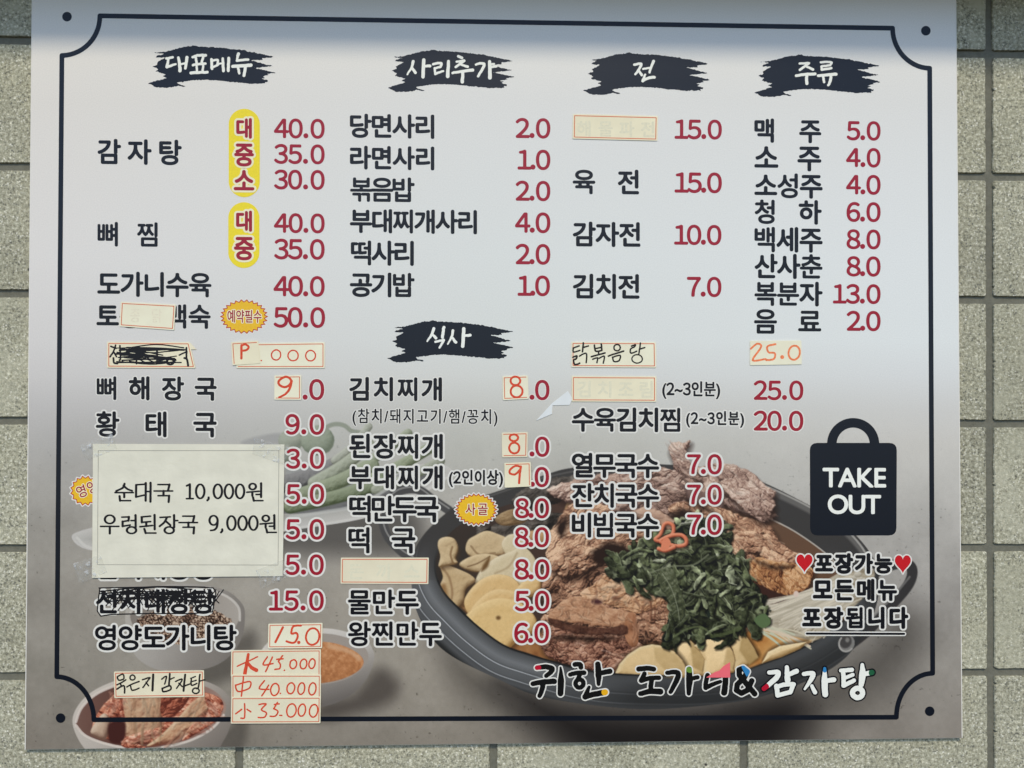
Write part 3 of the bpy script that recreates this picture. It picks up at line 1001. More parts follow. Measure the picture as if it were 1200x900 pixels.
strands([(125, 815), (148, 812), (148, 842), (124, 844)], 26, .4, [(196, 130, 110), (150, 84, 70), (120, 58, 50), (210, 160, 140)], None, .8, (3, 10), (.5, 1.6), alpha=.3)
strands([(208, 842), (226, 822), (240, 815), (246, 826), (236, 846), (210, 866), (186, 873)], 26, -.75, [(200, 170, 140), (176, 128, 100), (150, 92, 70), (212, 190, 164)], None, .12, (10, 30), (.7, 2.0), alpha=.3)
strands([(240, 816), (258, 826), (259, 838), (230, 860), (214, 866), (236, 842)], 22, .7, [(196, 132, 110), (160, 92, 76), (214, 168, 148)], None, .3, (7, 18), (.6, 1.4), alpha=.3)
strands([(144, 873), (154, 862), (190, 852), (186, 862), (160, 872)], 16, -.3, [(200, 140, 116), (160, 88, 70), (216, 176, 152)], None, .2, (8, 22), (.6, 1.3), alpha=.3)
strands([(150, 812), (188, 810), (188, 858), (152, 862)], 20, 1.45, [(196, 166, 134), (176, 138, 108), (206, 182, 154)], None, .12, (10, 30), (.8, 2.2), alpha=.3)
# ---- the stew pot
pot = PIC.item('printed_stew_pot')
SIL = [(484, 660), (488, 640), (505, 617), (535, 593), (570, 580), (607, 568), (640, 556), (672, 548), (740, 543), (830, 548), (870, 556), (907, 571), (948, 592), (985, 612), (1010, 635), (1026, 660), (1030, 685), (1026, 712), (1013, 742), (987, 774), (950, 796), (900, 814), (850, 824), (760, 831), (678, 824), (623, 813), (587, 797), (535, 772), (508, 750), (490, 720), (483, 690)]
CON = [(511, 668), (514, 645), (530, 622), (560, 604), (600, 590), (640, 580), (700, 572), (780, 570), (850, 585), (898, 605), (930, 622), (967, 648), (990, 672), (1001, 698), (993, 722), (958, 748), (928, 764), (893, 777), (860, 787), (800, 791), (723, 789), (680, 783), (650, 775), (620, 766), (590, 755), (560, 733), (538, 712), (520, 692)]
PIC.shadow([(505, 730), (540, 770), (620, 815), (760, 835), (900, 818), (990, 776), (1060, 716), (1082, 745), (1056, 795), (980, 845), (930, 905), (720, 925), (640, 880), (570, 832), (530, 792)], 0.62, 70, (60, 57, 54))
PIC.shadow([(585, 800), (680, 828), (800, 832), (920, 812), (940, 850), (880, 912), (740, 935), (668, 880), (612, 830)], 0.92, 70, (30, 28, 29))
HD = [(1016, 676), (1040, 664), (1060, 660), (1069, 668), (1064, 686), (1042, 712), (1018, 738), (998, 754)]
PIC.line(HD, 6.2, (52, 51, 52), pot, soft=1.5)
PIC.line([(1022, 671), (1044, 660), (1062, 657)], 1.3, (112, 112, 112), pot, alpha=.7)
PIC.line([(1066, 676), (1046, 700), (1024, 722)], 1.2, (128, 128, 126), pot, alpha=.6)
for p in ([(452, 604), (458, 584), (470, 575), (490, 574), (508, 586), (526, 598)], [(448, 610), (454, 628), (470, 646), (486, 656)]):
    PIC.line(p, 5.2, (70, 70, 71), pot, soft=1.6)
    PIC.line(np.array(p) - [0, 2.4], 1.0, (150, 150, 148), pot, alpha=.7)
PIC.blob(SIL, (58, 57, 57), pot, soft=1.1)
# outer wall bands below the lip, by distance from the lip
w = PIC.win(SIL, 8); u, v = GU[w], GV[w]
sc = poly_sdf(u, v, smooth_loop(CON, 6)); so = poly_sdf(u, v, smooth_loop(SIL, 6))
d = -sc
ang = np.degrees(np.arctan2(v - 680, u - 760))                       # 90 = straight down, 150 = lower left
angw = np.where(ang < -90, ang + 360, ang)
lit = np.clip((angw - 95) / 50, 0, 1) * np.clip((212 - angw) / 32, 0, 1)
low = np.clip((v - 620) / 90, 0, 1); low = low * low * (3 - 2 * low)
bands = np.interp(d, [0, 1.5, 3, 9, 15, 20, 22.5, 23.4, 24.4, 26, 32, 34, 34.8, 36, 40, 43, 46], [30, 36, 74, 92, 112, 100, 84, 178, 88, 92, 88, 80, 160, 74, 80, 62, 40])
dark = np.interp(d, [0, 1.5, 3, 8, 14, 20, 22, 23.4, 25, 33, 34.6, 36, 40, 44], [36, 40, 68, 70, 60, 56, 50, 60, 50, 48, 62, 54, 60, 40])
g1 = bands * lit + dark * (1 - lit)
colr = np.stack([g1 * .97, g1 * 1.0, g1 * 1.03], -1)
PIC.put(w, np.clip(d / 1.0 + .5, 0, 1) * np.clip(so + .5, 0, 1) * low, colr)
# far rim on the right: light lip line and dark inner wall
RIMR = [(893, 566), (920, 578), (948, 592), (985, 613), (1008, 636), (1020, 656)]
PIC.line(np.array(RIMR) + [-1, 5], 3.6, (104, 103, 101), pot, soft=3, alpha=.8)
PIC.line(np.array(RIMR) + [-1, 1.2], 1.1, (168, 167, 162), pot, alpha=.75)
PIC.line([(560, 586), (607, 570), (640, 559), (690, 549)], 1.0, (96, 95, 94), pot, alpha=.6)
# contents
broth = PIC.item('stew_broth', 'printed_stew_pot')
PIC.blob(CON, lambda u, v, sd: ramp((u - 520) / 470 + .15 * (fbm(u / 20, v / 20, 3, 2) - .5), ((50, 45, 42), (74, 54, 46), (92, 70, 56), (96, 72, 56))), broth)
PIC.line([(896, 605), (930, 622), (967, 648), (990, 672)], 0.9, (176, 172, 164), broth, alpha=.85)
PIC.blob([(870, 745), (900, 735), (955, 740), (958, 748), (893, 777), (862, 786), (858, 770)], lambda u, v, sd: ramp(.5 + (u - 905) / 140 + .5 * (fbm(u / 9, v / 9, 3, 2) - .5), ((150, 92, 44), (182, 134, 78), (204, 172, 126))), broth, soft=3)
PIC.blob([(585, 752), (620, 735), (652, 760), (650, 775), (620, 766)], lambda u, v, sd: ramp(.5 + (fbm(u / 11, v / 11, 3, 7) - .5), ((112, 70, 44), (142, 98, 60), (166, 124, 82))), broth, soft=3)
PIC.blob([(520, 690), (545, 700), (560, 728), (540, 712)], meat(31, 5, ((90, 62, 42), (130, 96, 62), (168, 132, 92)), .5), broth, soft=3)
# dark mushrooms at the back left
mu = PIC.item('dark_mushroom', 'printed_stew_pot')
for i, q in enumerate(([(610, 575), (640, 562), (680, 556), (700, 560), (690, 572), (650, 590), (620, 596), (600, 590)], [(570, 622), (590, 612), (625, 610), (650, 600), (670, 612), (640, 632), (600, 640), (575, 634)], [(560, 618), (575, 615), (572, 626), (560, 628)])):
    PIC.blob(q, meat(40 + i, 5, ((30, 27, 25), (58, 53, 49), (100, 94, 88), (150, 146, 138)), -.4, 3, 12, 7, .36), mu, rough=4, seed=i)
PIC.blob([(580, 608), (595, 598), (620, 596), (615, 612), (590, 616)], meat(44, 4, ((90, 70, 48), (140, 116, 84), (178, 156, 122)), -.3, 4, 8, 5, .5), mu)
PIC.blob([(655, 618), (665, 588), (690, 566), (702, 570), (694, 592), (672, 612), (640, 640), (610, 636), (592, 630), (620, 622)], dome((104, 74, 48), (160, 124, 86), (196, 164, 122), 10, .6, 7, 3), mu, soft=1.6)

# dumplings and rice cakes on the left
DM = ((112, 88, 60), (186, 164, 128), (214, 196, 160))
def dump(pts, R=12, k=.55, seed=0, cols=DM, bump=3.0, soft=1.2, name='dumpling'):
    i = PIC.item(name, 'printed_stew_pot')
    w_ = np.asarray(pts, float) + [2.2, 3.2]
    PIC.blob(w_, (70, 52, 36), None, soft=5, alpha=.6)
    PIC.blob(pts, dome(*cols, R, k, seed, bump), i, soft=soft)
DM = ((132, 108, 76), (200, 182, 146), (218, 204, 172))
D2 = ((138, 118, 88), (196, 182, 150), (216, 206, 180))
dump([(546, 646), (548, 634), (556, 628), (570, 622), (584, 626), (597, 632), (604, 640), (592, 650), (572, 652), (556, 654)], 7, .34, 51)
PIC.line([(552, 640), (562, 650), (580, 648)], 1.2, (120, 96, 68), None, alpha=.6)
dump([(588, 640), (594, 628), (606, 626), (618, 634), (614, 650), (600, 658)], 6, .34, 52, D2)
dump([(538, 662), (552, 652), (572, 649), (592, 655), (600, 662), (578, 668), (556, 670)], 6, .36, 53)
PIC.line([(548, 664), (560, 660), (574, 652)], .9, (104, 80, 54), None, alpha=.7)
dump([(557, 684), (562, 670), (572, 660), (584, 652), (600, 646), (612, 640), (624, 650), (630, 664), (628, 680), (636, 694), (622, 692), (604, 688), (588, 680), (570, 682)], 7, .30, 54, D2)
PIC.blob([(566, 662), (574, 652), (572, 664), (564, 670)], (104, 78, 48), None, soft=2.5, alpha=.85)
PIC.line([(606, 648), (596, 664), (580, 672)], 1.0, (150, 128, 96), None, alpha=.6, soft=2)
dump([(516, 688), (519, 676), (515, 661), (524, 662), (540, 668), (552, 674), (557, 681), (546, 690), (543, 704), (534, 712), (524, 706)], 7, .40, 55, ((118, 94, 66), (182, 158, 120), (206, 186, 152)))
PIC.line([(516, 663), (526, 676), (530, 694), (528, 706)], 1.3, (132, 104, 74), None, alpha=.7, soft=2)
PIC.blob([(515, 690), (522, 684), (528, 704), (538, 716), (528, 712)], (140, 108, 72), None, soft=3, alpha=.7)
dump([(513, 640), (515, 632), (524, 629), (533, 632), (537, 643), (534, 654), (536, 660), (524, 663), (514, 664), (516, 652)], 6, .42, 56)
PIC.line([(531, 660), (528, 650), (530, 641)], 1.2, (120, 92, 62), None, alpha=.7)
RC = ((124, 90, 54), (202, 170, 118), (220, 196, 150))
dump([(544, 705), (552, 690), (566, 678), (584, 673), (602, 678), (612, 692), (600, 706), (570, 712), (550, 720)], 7, .5, 61, RC, 1.6, 1.2, 'rice_cake')
dump([(552, 718), (562, 702), (580, 691), (602, 693), (616, 704), (605, 718), (575, 724)], 7, .5, 62, RC, 1.6, 1.2, 'rice_cake')
dump([(540, 734), (546, 721), (558, 711), (574, 703), (590, 701), (606, 705), (620, 714), (629, 728), (624, 742), (606, 752), (592, 762), (570, 756), (548, 744)], 11, .38, 63, ((140, 106, 62), (206, 176, 122), (220, 196, 148)), 2.2, 1.2, 'rice_cake')
PIC.blob(ell(584, 724, 3, 2.6, 0, 340, 9), (110, 82, 50), None, soft=2, alpha=.8)
dump([(606, 690), (622, 676), (634, 680), (632, 694), (618, 700)], 8, .5, 64, RC, 1.6, 1.2, 'rice_cake')

# meat
def chunks(pts, n, cols, size=(3, 8), ang=0.0, spread=.8, k=.75, flat=.62, alpha=.92):
    """torn lumps: small uneven pieces, each rounded and with a dark gap under it"""
    pts = np.asarray(pts, float); lo, hi = pts.min(0), pts.max(0); q = smooth_loop(pts, 6)
    c = np.stack([RS.uniform(lo[0], hi[0], n * 3), RS.uniform(lo[1], hi[1], n * 3)], -1)
    ok = poly_sdf(c[:, 0][None], c[:, 1][None], q)[0] > 2.0
    c = c[ok][:n]; c = c[np.argsort(c[:, 1])]
    for p in c:
        r = RS.uniform(*size); a = ang + RS.normal(0, spread); m = 8
        t = np.arange(m) / m * 2 * math.pi
        rad = r * RS.uniform(.62, 1.15, m)
        x, y = rad * np.cos(t), rad * np.sin(t) * flat
        o = np.stack([p[0] + math.cos(a) * x - math.sin(a) * y, p[1] + math.sin(a) * x + math.cos(a) * y], -1)
        b = np.array(cols[RS.integers(len(cols))], float) + RS.normal(0, 8)
        PIC.blob(o + [1.2, 2.0], b * .34, None, soft=2.6, alpha=alpha * .75)
        PIC.blob(o, dome(b * .50, b * .95, np.minimum(b * 1.22, 232), r * .7, k, int(RS.integers(50)), r * .5), None, soft=1.2, alpha=alpha)


M_ = ((48, 33, 28), (112, 80, 64), (170, 130, 104), (214, 182, 152))
ML = ((76, 57, 51), (134, 108, 97), (180, 153, 138), (216, 199, 184))
FM = [(196, 160, 132), (178, 140, 112), (160, 120, 96), (208, 178, 152), (140, 100, 80), (120, 84, 68)]
FL = [(186, 164, 152), (168, 142, 130), (200, 182, 170), (148, 122, 112), (130, 104, 95)]
FO = [(206, 160, 112), (184, 132, 86), (164, 112, 70), (214, 178, 138), (132, 84, 54)]
bits = [
    ([(783, 527), (789, 517), (800, 519), (809, 516), (805, 533), (816, 546), (850, 543), (878, 552), (894, 566), (909, 576), (903, 590), (909, 605), (890, 606), (865, 600), (835, 586), (806, 588), (788, 566), (790, 545)], torn(71, 8.0, ML, .75, 3.2, 20, 1.0, 0.49), (70, .72, FL, .16, (10, 34), (.7, 2.0))),
    ([(640, 575), (672, 562), (700, 556), (740, 553), (770, 548), (796, 555), (806, 575), (800, 600), (780, 612), (752, 600), (724, 606), (690, 596), (668, 590)], torn(72, 10.3, ML, -.2, 2.4, 18, 1.0, 0.43), (70, -.15, FL, .5, (8, 26), (.8, 2.4))),
    ([(790, 566), (812, 572), (842, 584), (850, 600), (838, 606), (812, 596), (796, 584)], dome((70, 54, 50), (106, 84, 78), (128, 106, 98), 12, .4, 3, 3), None),
    ([(768, 575), (785, 566), (800, 572), (806, 600), (790, 606), (772, 596)], torn(73, 5.8, ML, .2, 3.0, 10, 1.0, 0.43), (16, .1, FL, .2, (6, 12), (.5, 1.0))),
    ([(640, 650), (648, 620), (668, 592), (690, 586), (716, 596), (724, 616), (704, 640), (672, 652), (650, 662)], torn(74, 8.0, M_, -.8, 2.2, 20, 1.0, 0.61), (50, -.9, FM, .5, (6, 20), (.6, 2.2))),
    ([(690, 650), (714, 614), (745, 598), (772, 604), (786, 618), (768, 632), (748, 650), (720, 668)], torn(75, 8.0, M_, -.3, 2.0, 16, 1.0, 0.47), (46, -.4, FM, .6, (6, 18), (.6, 2.2))),
    ([(738, 602), (760, 594), (786, 606), (800, 616), (786, 622), (762, 612), (744, 612)], dome((104, 78, 64), (172, 140, 120), (202, 176, 156), 6, .55, 13, 3), (10, .4, FL, .3, (6, 14), (.5, 1.2))),
    ([(782, 598), (800, 588), (836, 592), (866, 604), (900, 614), (912, 634), (900, 650), (880, 660), (858, 646), (842, 626), (812, 610)], torn(76, 6.9, M_, .7, 2.6, 16, 1.0, 0.55), (130, .8, FM, .5, (5, 20), (.5, 1.7))),
    ([(845, 570), (862, 560), (895, 575), (909, 590), (905, 600), (896, 612), (880, 604)], torn(77, 6.9, ML, .8, 3.0, 10, 1.0, 0.51), (26, .8, FL, .3, (7, 18), (.6, 1.8))),
    ([(636, 668), (660, 646), (692, 640), (720, 650), (742, 660), (736, 682), (712, 702), (690, 714), (660, 716), (640, 700)], torn(78, 8.0, M_, -.6, 1.8, 20, 1.0, 0.43), (80, -.7, FM, .5, (5, 18), (.6, 2.0))),
    ([(642, 662), (660, 642), (690, 640), (706, 650), (690, 668), (664, 676)], torn(79, 8.0, M_, -.5, 2.0, 14, 1.0, 0.61), (40, -.6, FM[:4], .5, (5, 16), (.6, 2.0))),
    ([(852, 634), (880, 622), (908, 630), (928, 646), (946, 650), (958, 656), (950, 666), (932, 664), (904, 668), (876, 664)], torn(80, 6.9, M_, .5, 2.0, 14, 1.0, 0.57), (90, .6, FM, .6, (4, 14), (.5, 1.6))),
    ([(868, 664), (886, 654), (912, 658), (938, 662), (954, 668), (946, 690), (926, 700), (912, 694), (890, 688), (876, 676)], torn(81, 6.9, ((70, 40, 28), (136, 90, 60), (178, 130, 88), (208, 170, 130)), 1.1, 2.2, 12, 1.0, 0.59), (70, 1.0, FO, .5, (5, 18), (.6, 1.7))),
    ([(876, 680), (900, 690), (930, 700), (945, 690), (950, 696), (930, 708), (900, 708), (880, 698)], (56, 36, 32), None),
    ([(634, 742), (650, 728), (680, 730), (720, 740), (752, 730), (770, 740), (760, 762), (738, 776), (720, 787), (690, 784), (652, 774), (636, 762)], torn(82, 5.8, ((56, 34, 29), (118, 80, 66), (166, 124, 102), (200, 164, 142)), .2, 1.4, 14, 1.0, 0.45), (150, .2, FM + FL[:2], .9, (4, 13), (.6, 1.7))),
]
for q, f, fib in bits:
    i = PIC.item('meat_chunk', 'printed_stew_pot')
    PIC.blob(np.asarray(q, float) + [2, 5], (38, 26, 23), None, soft=9, alpha=.8)
    PIC.blob(q, f, i, rough=5, seed=q[0][0] % 13, soft=1.3)
    if fib: strands(q, int(fib[0] * .5), fib[1], fib[2], None, fib[3] * .8, fib[4], (.35, 1.0), alpha=.32)
for q in ([(690, 652), (712, 636), (735, 640), (742, 650), (720, 656), (704, 664)], [(636, 706), (660, 714), (690, 716), (706, 706), (690, 722), (650, 724)], [(724, 612), (742, 602), (752, 612), (736, 622)], [(786, 604), (800, 596), (812, 604), (802, 616)], [(846, 640), (862, 652), (874, 668), (866, 668), (850, 654)], [(800, 584), (822, 590), (842, 602), (826, 600)], [(652, 616), (662, 604), (668, 612), (658, 630)], [(884, 656), (906, 662), (930, 664), (908, 668)], [(640, 746), (672, 744), (706, 746), (736, 746), (704, 752), (664, 752)], [(700, 690), (726, 672), (736, 680), (712, 698)]):
    PIC.blob(q, (40, 28, 24), None, soft=6, alpha=.75, rough=6, seed=4)
# carved block in front: lit top, dark front face, thin bone edge on the right
i = PIC.item('meat_chunk', 'printed_stew_pot')
PIC.blob([(634, 724), (650, 708), (664, 700), (690, 690), (700, 680), (712, 672), (728, 680), (752, 686), (786, 690), (800, 695), (794, 708), (786, 752), (764, 760), (734, 744), (706, 738), (672, 738), (640, 732)], torn(83, 9, M_, .3, 1.6, 10, 1.0, .42), i, rough=3)
PIC.blob([(642, 722), (664, 702), (690, 700), (712, 712), (744, 718), (736, 732), (706, 734), (676, 730), (660, 728)], meat(84, 5, ((104, 70, 54), (158, 116, 88), (182, 142, 112), (200, 164, 134)), .3, 1.6, 5, 4, .56, .4), i, rough=3, seed=3)
PIC.blob([(680, 696), (700, 682), (712, 673), (730, 682), (756, 690), (790, 694), (784, 704), (762, 714), (744, 718), (716, 710), (694, 704)], torn(85, 9, ((84, 56, 42), (158, 116, 86), (190, 150, 116), (210, 176, 144)), -.2, 1.6, 6, .9, .60), i, rough=4, seed=5)
PIC.blob([(734, 722), (744, 720), (748, 752), (740, 758), (732, 744)], meat(86, 12, ((96, 60, 42), (150, 104, 76), (176, 130, 98)), 1.4, 2, 5, 3, .55), i)
PIC.blob([(642, 723), (662, 730), (706, 736), (734, 734), (734, 744), (712, 744), (670, 742), (646, 732)], meat(87, 5, ((48, 30, 26), (82, 54, 44), (122, 86, 70)), .1, 1.4, 4, 5, .42), i, rough=4, soft=2)
PIC.line([(795, 700), (788, 730), (781, 758)], 2.2, (140, 98, 74), i, alpha=.8)
PIC.blob(ell(700, 705, 7, 3.4, 0, 340, 10), (70, 42, 44), i, soft=3, alpha=.8)
PIC.blob(ell(722, 701, 5, 2.6, 0, 340, 10), (84, 52, 44), i, soft=3, alpha=.8)

strands([(644, 722), (664, 702), (690, 700), (712, 712), (744, 718), (736, 731), (706, 733), (676, 729)], 46, .5, [(190, 150, 120), (150, 108, 82), (124, 86, 66), (204, 170, 140)], None, 1.2, (3, 9), (.4, 1.0), alpha=.38)
strands([(684, 696), (700, 683), (712, 674), (730, 682), (756, 690), (786, 694), (780, 704), (762, 713), (744, 717), (716, 709)], 60, -.2, [(206, 168, 132), (168, 124, 92), (130, 90, 70), (214, 184, 152)], None, .8, (4, 13), (.5, 1.6), alpha=.38)
strands([(736, 724), (792, 702), (784, 750), (762, 758), (746, 752)], 30, 1.5, [(168, 120, 92), (126, 84, 66), (186, 142, 114)], None, .25, (8, 26), (.5, 1.4), alpha=.38)
# enoki mushrooms: a fan of thin pale stalks
en = PIC.item('enoki_mushroom', 'printed_stew_pot')
PIC.blob([(890, 722), (900, 712), (930, 702), (958, 690), (978, 676), (1004, 668), (1024, 668), (1020, 690), (996, 716), (974, 738), (956, 750), (930, 746), (905, 740)], lambda u, v, sd: ramp(.5 + (fbm(u / 30, v / 3, 3, 3) - .5) * 1.2, ((112, 100, 82), (156, 147, 128), (188, 181, 164))), en, soft=2)
rr = np.random.default_rng(5)
for k in range(120):
    a = rr.uniform(0, 1); s0 = np.array([1012 - 18 * rr.random(), 672 + 26 * a + 4 * rr.normal()])
    e0 = np.array([888 + 66 * a ** 1.4 + 12 * rr.normal() * .6, 712 + 36 * a + 3 * rr.normal()])
    t = rr.uniform(.0, .35); t2 = rr.uniform(.75, 1.05)
    p0, p1 = s0 + (e0 - s0) * t, s0 + (e0 - s0) * t2
    m = (p0 + p1) / 2 + [0, 7 * (0.5 - a) + 2 * rr.normal()]
    b = rr.uniform(-34, 14)
    PIC.line([p0, m, p1], rr.uniform(.6, 1.15), (196 + b, 189 + b, 172 + b), en, alpha=.8)
for k in range(16):
    a = rr.random()
    p0 = np.array([880 + 36 * a, 734 + 6 * a + 3 * rr.normal()]); p1 = p0 + [rr.uniform(20, 46), rr.uniform(8, 22)]
    PIC.line([p0, (p0 + p1) / 2 + [0, -2], p1], 1.0, (206 - 30 * rr.random(), 188, 166), en, alpha=.9)
for k in range(26):
    p = np.array([1000 + 26 * rr.random(), 664 + 36 * rr.random()])
    r0 = rr.uniform(2.2, 4.2); PIC.blob(ell(p[0], p[1], r0 * 1.25, r0, 0, 340, 10), dome((140, 132, 116), (178, 172, 158), (200, 195, 182), 4, .5), en, curve=False, alpha=.6)
PIC.blob(ell(933, 696, 3, 3.6, 0, 340, 10), (206, 188, 176), en, soft=1.5)

# potatoes along the front: five cut pieces with flat facets
PO = ((132, 104, 64), (206, 180, 134), (222, 206, 168))
def potato(q, tone, facets):
    i = PIC.item('potato_slice', 'printed_stew_pot')
    cols = [np.clip(np.array(c) + tone, 0, 255) for c in PO]
    PIC.blob(np.asarray(q, float) + [1.5, -2], (46, 34, 22), None, soft=6, alpha=.85)
    PIC.blob(q, dome(*cols, 9, .36, abs(tone) + 9, 1.6), i, soft=1.2, curve=False)
    for fq, dv in facets:
        PIC.blob(fq, lambda u, v, sd, c=cols[1], dv=dv: np.clip(c + dv + (v[..., None] - 770) * -.35, 0, 255) + (fbm(u / 5, v / 5, 3, 4)[..., None] - .5) * 16, i, soft=2.2, curve=False, alpha=.85)
potato([(769, 764), (776, 754), (788, 747), (797, 742.5), (806, 748), (815, 756), (822, 764), (828, 776), (828, 792), (800, 792)], 2, [([(797, 743), (807, 749), (810, 764), (803, 776), (790, 768), (780, 756), (788, 747)], 16), ([(807, 749), (815, 756), (822, 765), (828, 778), (826, 790), (812, 782), (810, 764)], -34)])
potato([(813, 757), (822, 751), (832, 748.5), (846, 749), (853, 754), (859, 764), (862, 776), (860, 788), (838, 792), (824, 790), (826, 774), (820, 764)], 4, [([(822, 752), (833, 749), (846, 750), (852, 757), (848, 776), (836, 788), (828, 788), (828, 772)], 14), ([(853, 755), (859, 765), (862, 777), (858, 786), (848, 778)], -22)])
potato([(853, 751), (862, 745), (870, 740), (877, 749), (884, 760), (889, 771), (876, 781), (860, 786), (862, 774), (859, 762)], -10, [([(870, 741), (877, 750), (884, 761), (888, 771), (878, 779), (866, 762)], -30), ([(855, 752), (863, 746), (869, 742), (866, 762), (864, 772), (860, 762)], 10)])
potato([(720, 791), (726, 778), (736, 767), (750, 758), (764, 755), (778, 757), (791, 764), (800, 774), (806, 786), (806, 794), (760, 795)], -4, [([(728, 786), (734, 772), (750, 761), (765, 758), (768, 772), (758, 790)], 8), ([(766, 758), (780, 760), (793, 768), (801, 779), (803, 790), (784, 790), (768, 774)], -12)])
potato([(893, 777), (900, 764), (914, 757), (932, 754), (946, 752), (938, 760), (916, 770)], 6, [])
# the pot's lip stays clear of the pieces
w = PIC.win(SIL, 8); u, v = GU[w], GV[w]
a2 = np.clip((ang - 72) / 10, 0, 1) * np.clip((205 - np.where(ang < -90, ang + 360, ang)) / 10, 0, 1)
PIC.put(w, np.clip(d / 1.0 + .5, 0, 1) * np.clip(so + .5, 0, 1) * low * a2, colr, pot)

# shredded herb leaves: many cut strips, dark below, paler on top
HB = [(712, 662), (722, 650), (745, 643), (772, 632), (796, 614), (812, 606), (838, 612), (852, 628), (858, 646), (872, 662), (882, 684), (888, 708), (902, 716), (894, 732), (872, 734), (862, 746), (826, 752), (800, 748), (790, 756), (776, 752), (782, 730), (792, 704), (776, 692), (748, 686), (728, 678)]
he = PIC.item('shredded_herb', 'printed_stew_pot')
PIC.blob(HB, lambda u, v, sd: ramp(.35 + (fbm(u / 7, v / 7, 3, 3) - .5) * 1.4, ((18, 21, 20), (34, 41, 36), (58, 68, 56))), he, rough=9, seed=3, soft=1.5)
hp = smooth_loop(HB, 6)
rr = np.random.default_rng(9)
cand = np.stack([rr.uniform(706, 905, 1500), rr.uniform(604, 756, 1500)], -1)
ok = poly_sdf(cand[:, 0][None], cand[:, 1][None], hp)[0]
cand = cand[ok > 0]; okd = ok[ok > 0]
N = min(360, len(cand))
for k in range(N):
    c = cand[k]; f = k / N
    L = rr.uniform(6, 17) * (1.1 if f < .7 else .8); wd = rr.uniform(2.2, 5.6) if f < .8 else rr.uniform(1.0, 2.6)
    a = rr.normal(.7, .9) if c[0] > 790 else rr.normal(.2, 1.0)
    bend = rr.normal(0, .45); lg = rr.uniform(-.55, .55)
    dirv = np.array([math.cos(a), math.sin(a)]); nrm = np.array([-dirv[1], dirv[0]])
    t = np.linspace(-1, 1, 9)
    spine = c + np.outer(t * L, dirv) + np.outer((t * t - .5) * bend * L * .6, nrm)
    wdt = wd * np.clip(1 - np.abs(t) ** rr.uniform(5, 16), .3, 1) * (1 + .22 * rr.normal(0, 1, 9).clip(-1, 1)) * (1 + rr.uniform(-.4, .4) * t)
    out = np.concatenate([spine + nrm * wdt[:, None], (spine - nrm * wdt[:, None])[::-1]])
    up = np.clip((735 - c[1]) / 150, 0, 1)
    pale = .22 + .38 * up * rr.random() + .40 * rr.random() ** 2 + (.12 * up if f > .7 else 0)
    if fbm(np.array([c[0] / 24]), np.array([c[1] / 18]), 2, 5)[0] < .42: pale *= .45
    b0 = ramp(np.array(pale), ((24, 26, 21), (50, 55, 40), (84, 91, 66), (124, 130, 107), (168, 172, 155)))
    sgn = 1 if nrm @ LIGHT[:2] > 0 else -1
    PIC.blob(out + [1.4, 2.2], (12, 13, 12), None, soft=2.6, alpha=.7, curve=False)
    PIC.blob(out, lambda u, v, sd: b0 * (1 + .20 * np.tanh(((u - c[0]) * nrm[0] + (v - c[1]) * nrm[1]) * sgn / wd) + lg * ((u - c[0]) * dirv[0] + (v - c[1]) * dirv[1]) / L + 1.1 * (fbm(u / 4.5, v / 4.5, 2, k + 3) - .5))[..., None] + (fbm(u / 1.6, v / 1.6, 2, k)[..., None] - .5) * 30, he, soft=1.0, curve=False)
    if rr.random() < .55: PIC.line(spine + nrm * wdt[:, None] * .9 * sgn, .4, np.clip(b0 * 1.25 + 40, 0, 200), None, alpha=.75)
    if wd > 3 and rr.random() < .5:
        PIC.line(spine, .35, np.clip(b0 * 1.1 + 22, 0, 190), None, alpha=.6)
        for q_ in range(1, 8, 2): PIC.line([spine[q_], spine[q_] + (nrm * sgn + dirv * .7) * wd * .7], .3, np.clip(b0 * 1.1 + 18, 0, 190), None, alpha=.45)
# one large leaf with a pale mid rib and veins
LF = [(771, 672), (780, 665), (790, 670), (797, 690), (803, 712), (798, 728), (790, 726), (784, 706), (775, 690)]
PIC.blob(LF, lambda u, v, sd: ramp(.40 + (fbm(u / 3, v / 3, 3, 4) - .5) * 1.1 - (v - 690) / 170, ((44, 49, 36), (78, 84, 62), (132, 137, 116))), he, rough=3)
PIC.line([(776, 672), (787, 690), (794, 712), (796, 726)], .5, (140, 146, 124), he, alpha=.7)
for t in range(5):
    y = 680 + t * 9; x = 780 + t * 3
    PIC.line([(x, y), (x + 6, y - 2)], .35, (134, 140, 120), he, alpha=.55); PIC.line([(x, y), (x - 4, y + 4)], .35, (128, 134, 114), he, alpha=.55)
PIC.line([(760, 672), (785, 664), (812, 662), (830, 650)], 1.0, (118, 124, 102), he, alpha=.7)
PIC.line([(790, 746), (806, 737), (822, 735), (834, 744)], 1.1, (96, 106, 74), he, alpha=.7)
PIC.line([(834, 746), (852, 742), (868, 736)], 1.8, (78, 88, 58), he, alpha=.7)
PIC.blob([(884, 726), (896, 719), (903, 730), (893, 736)], (84, 104, 70), he)

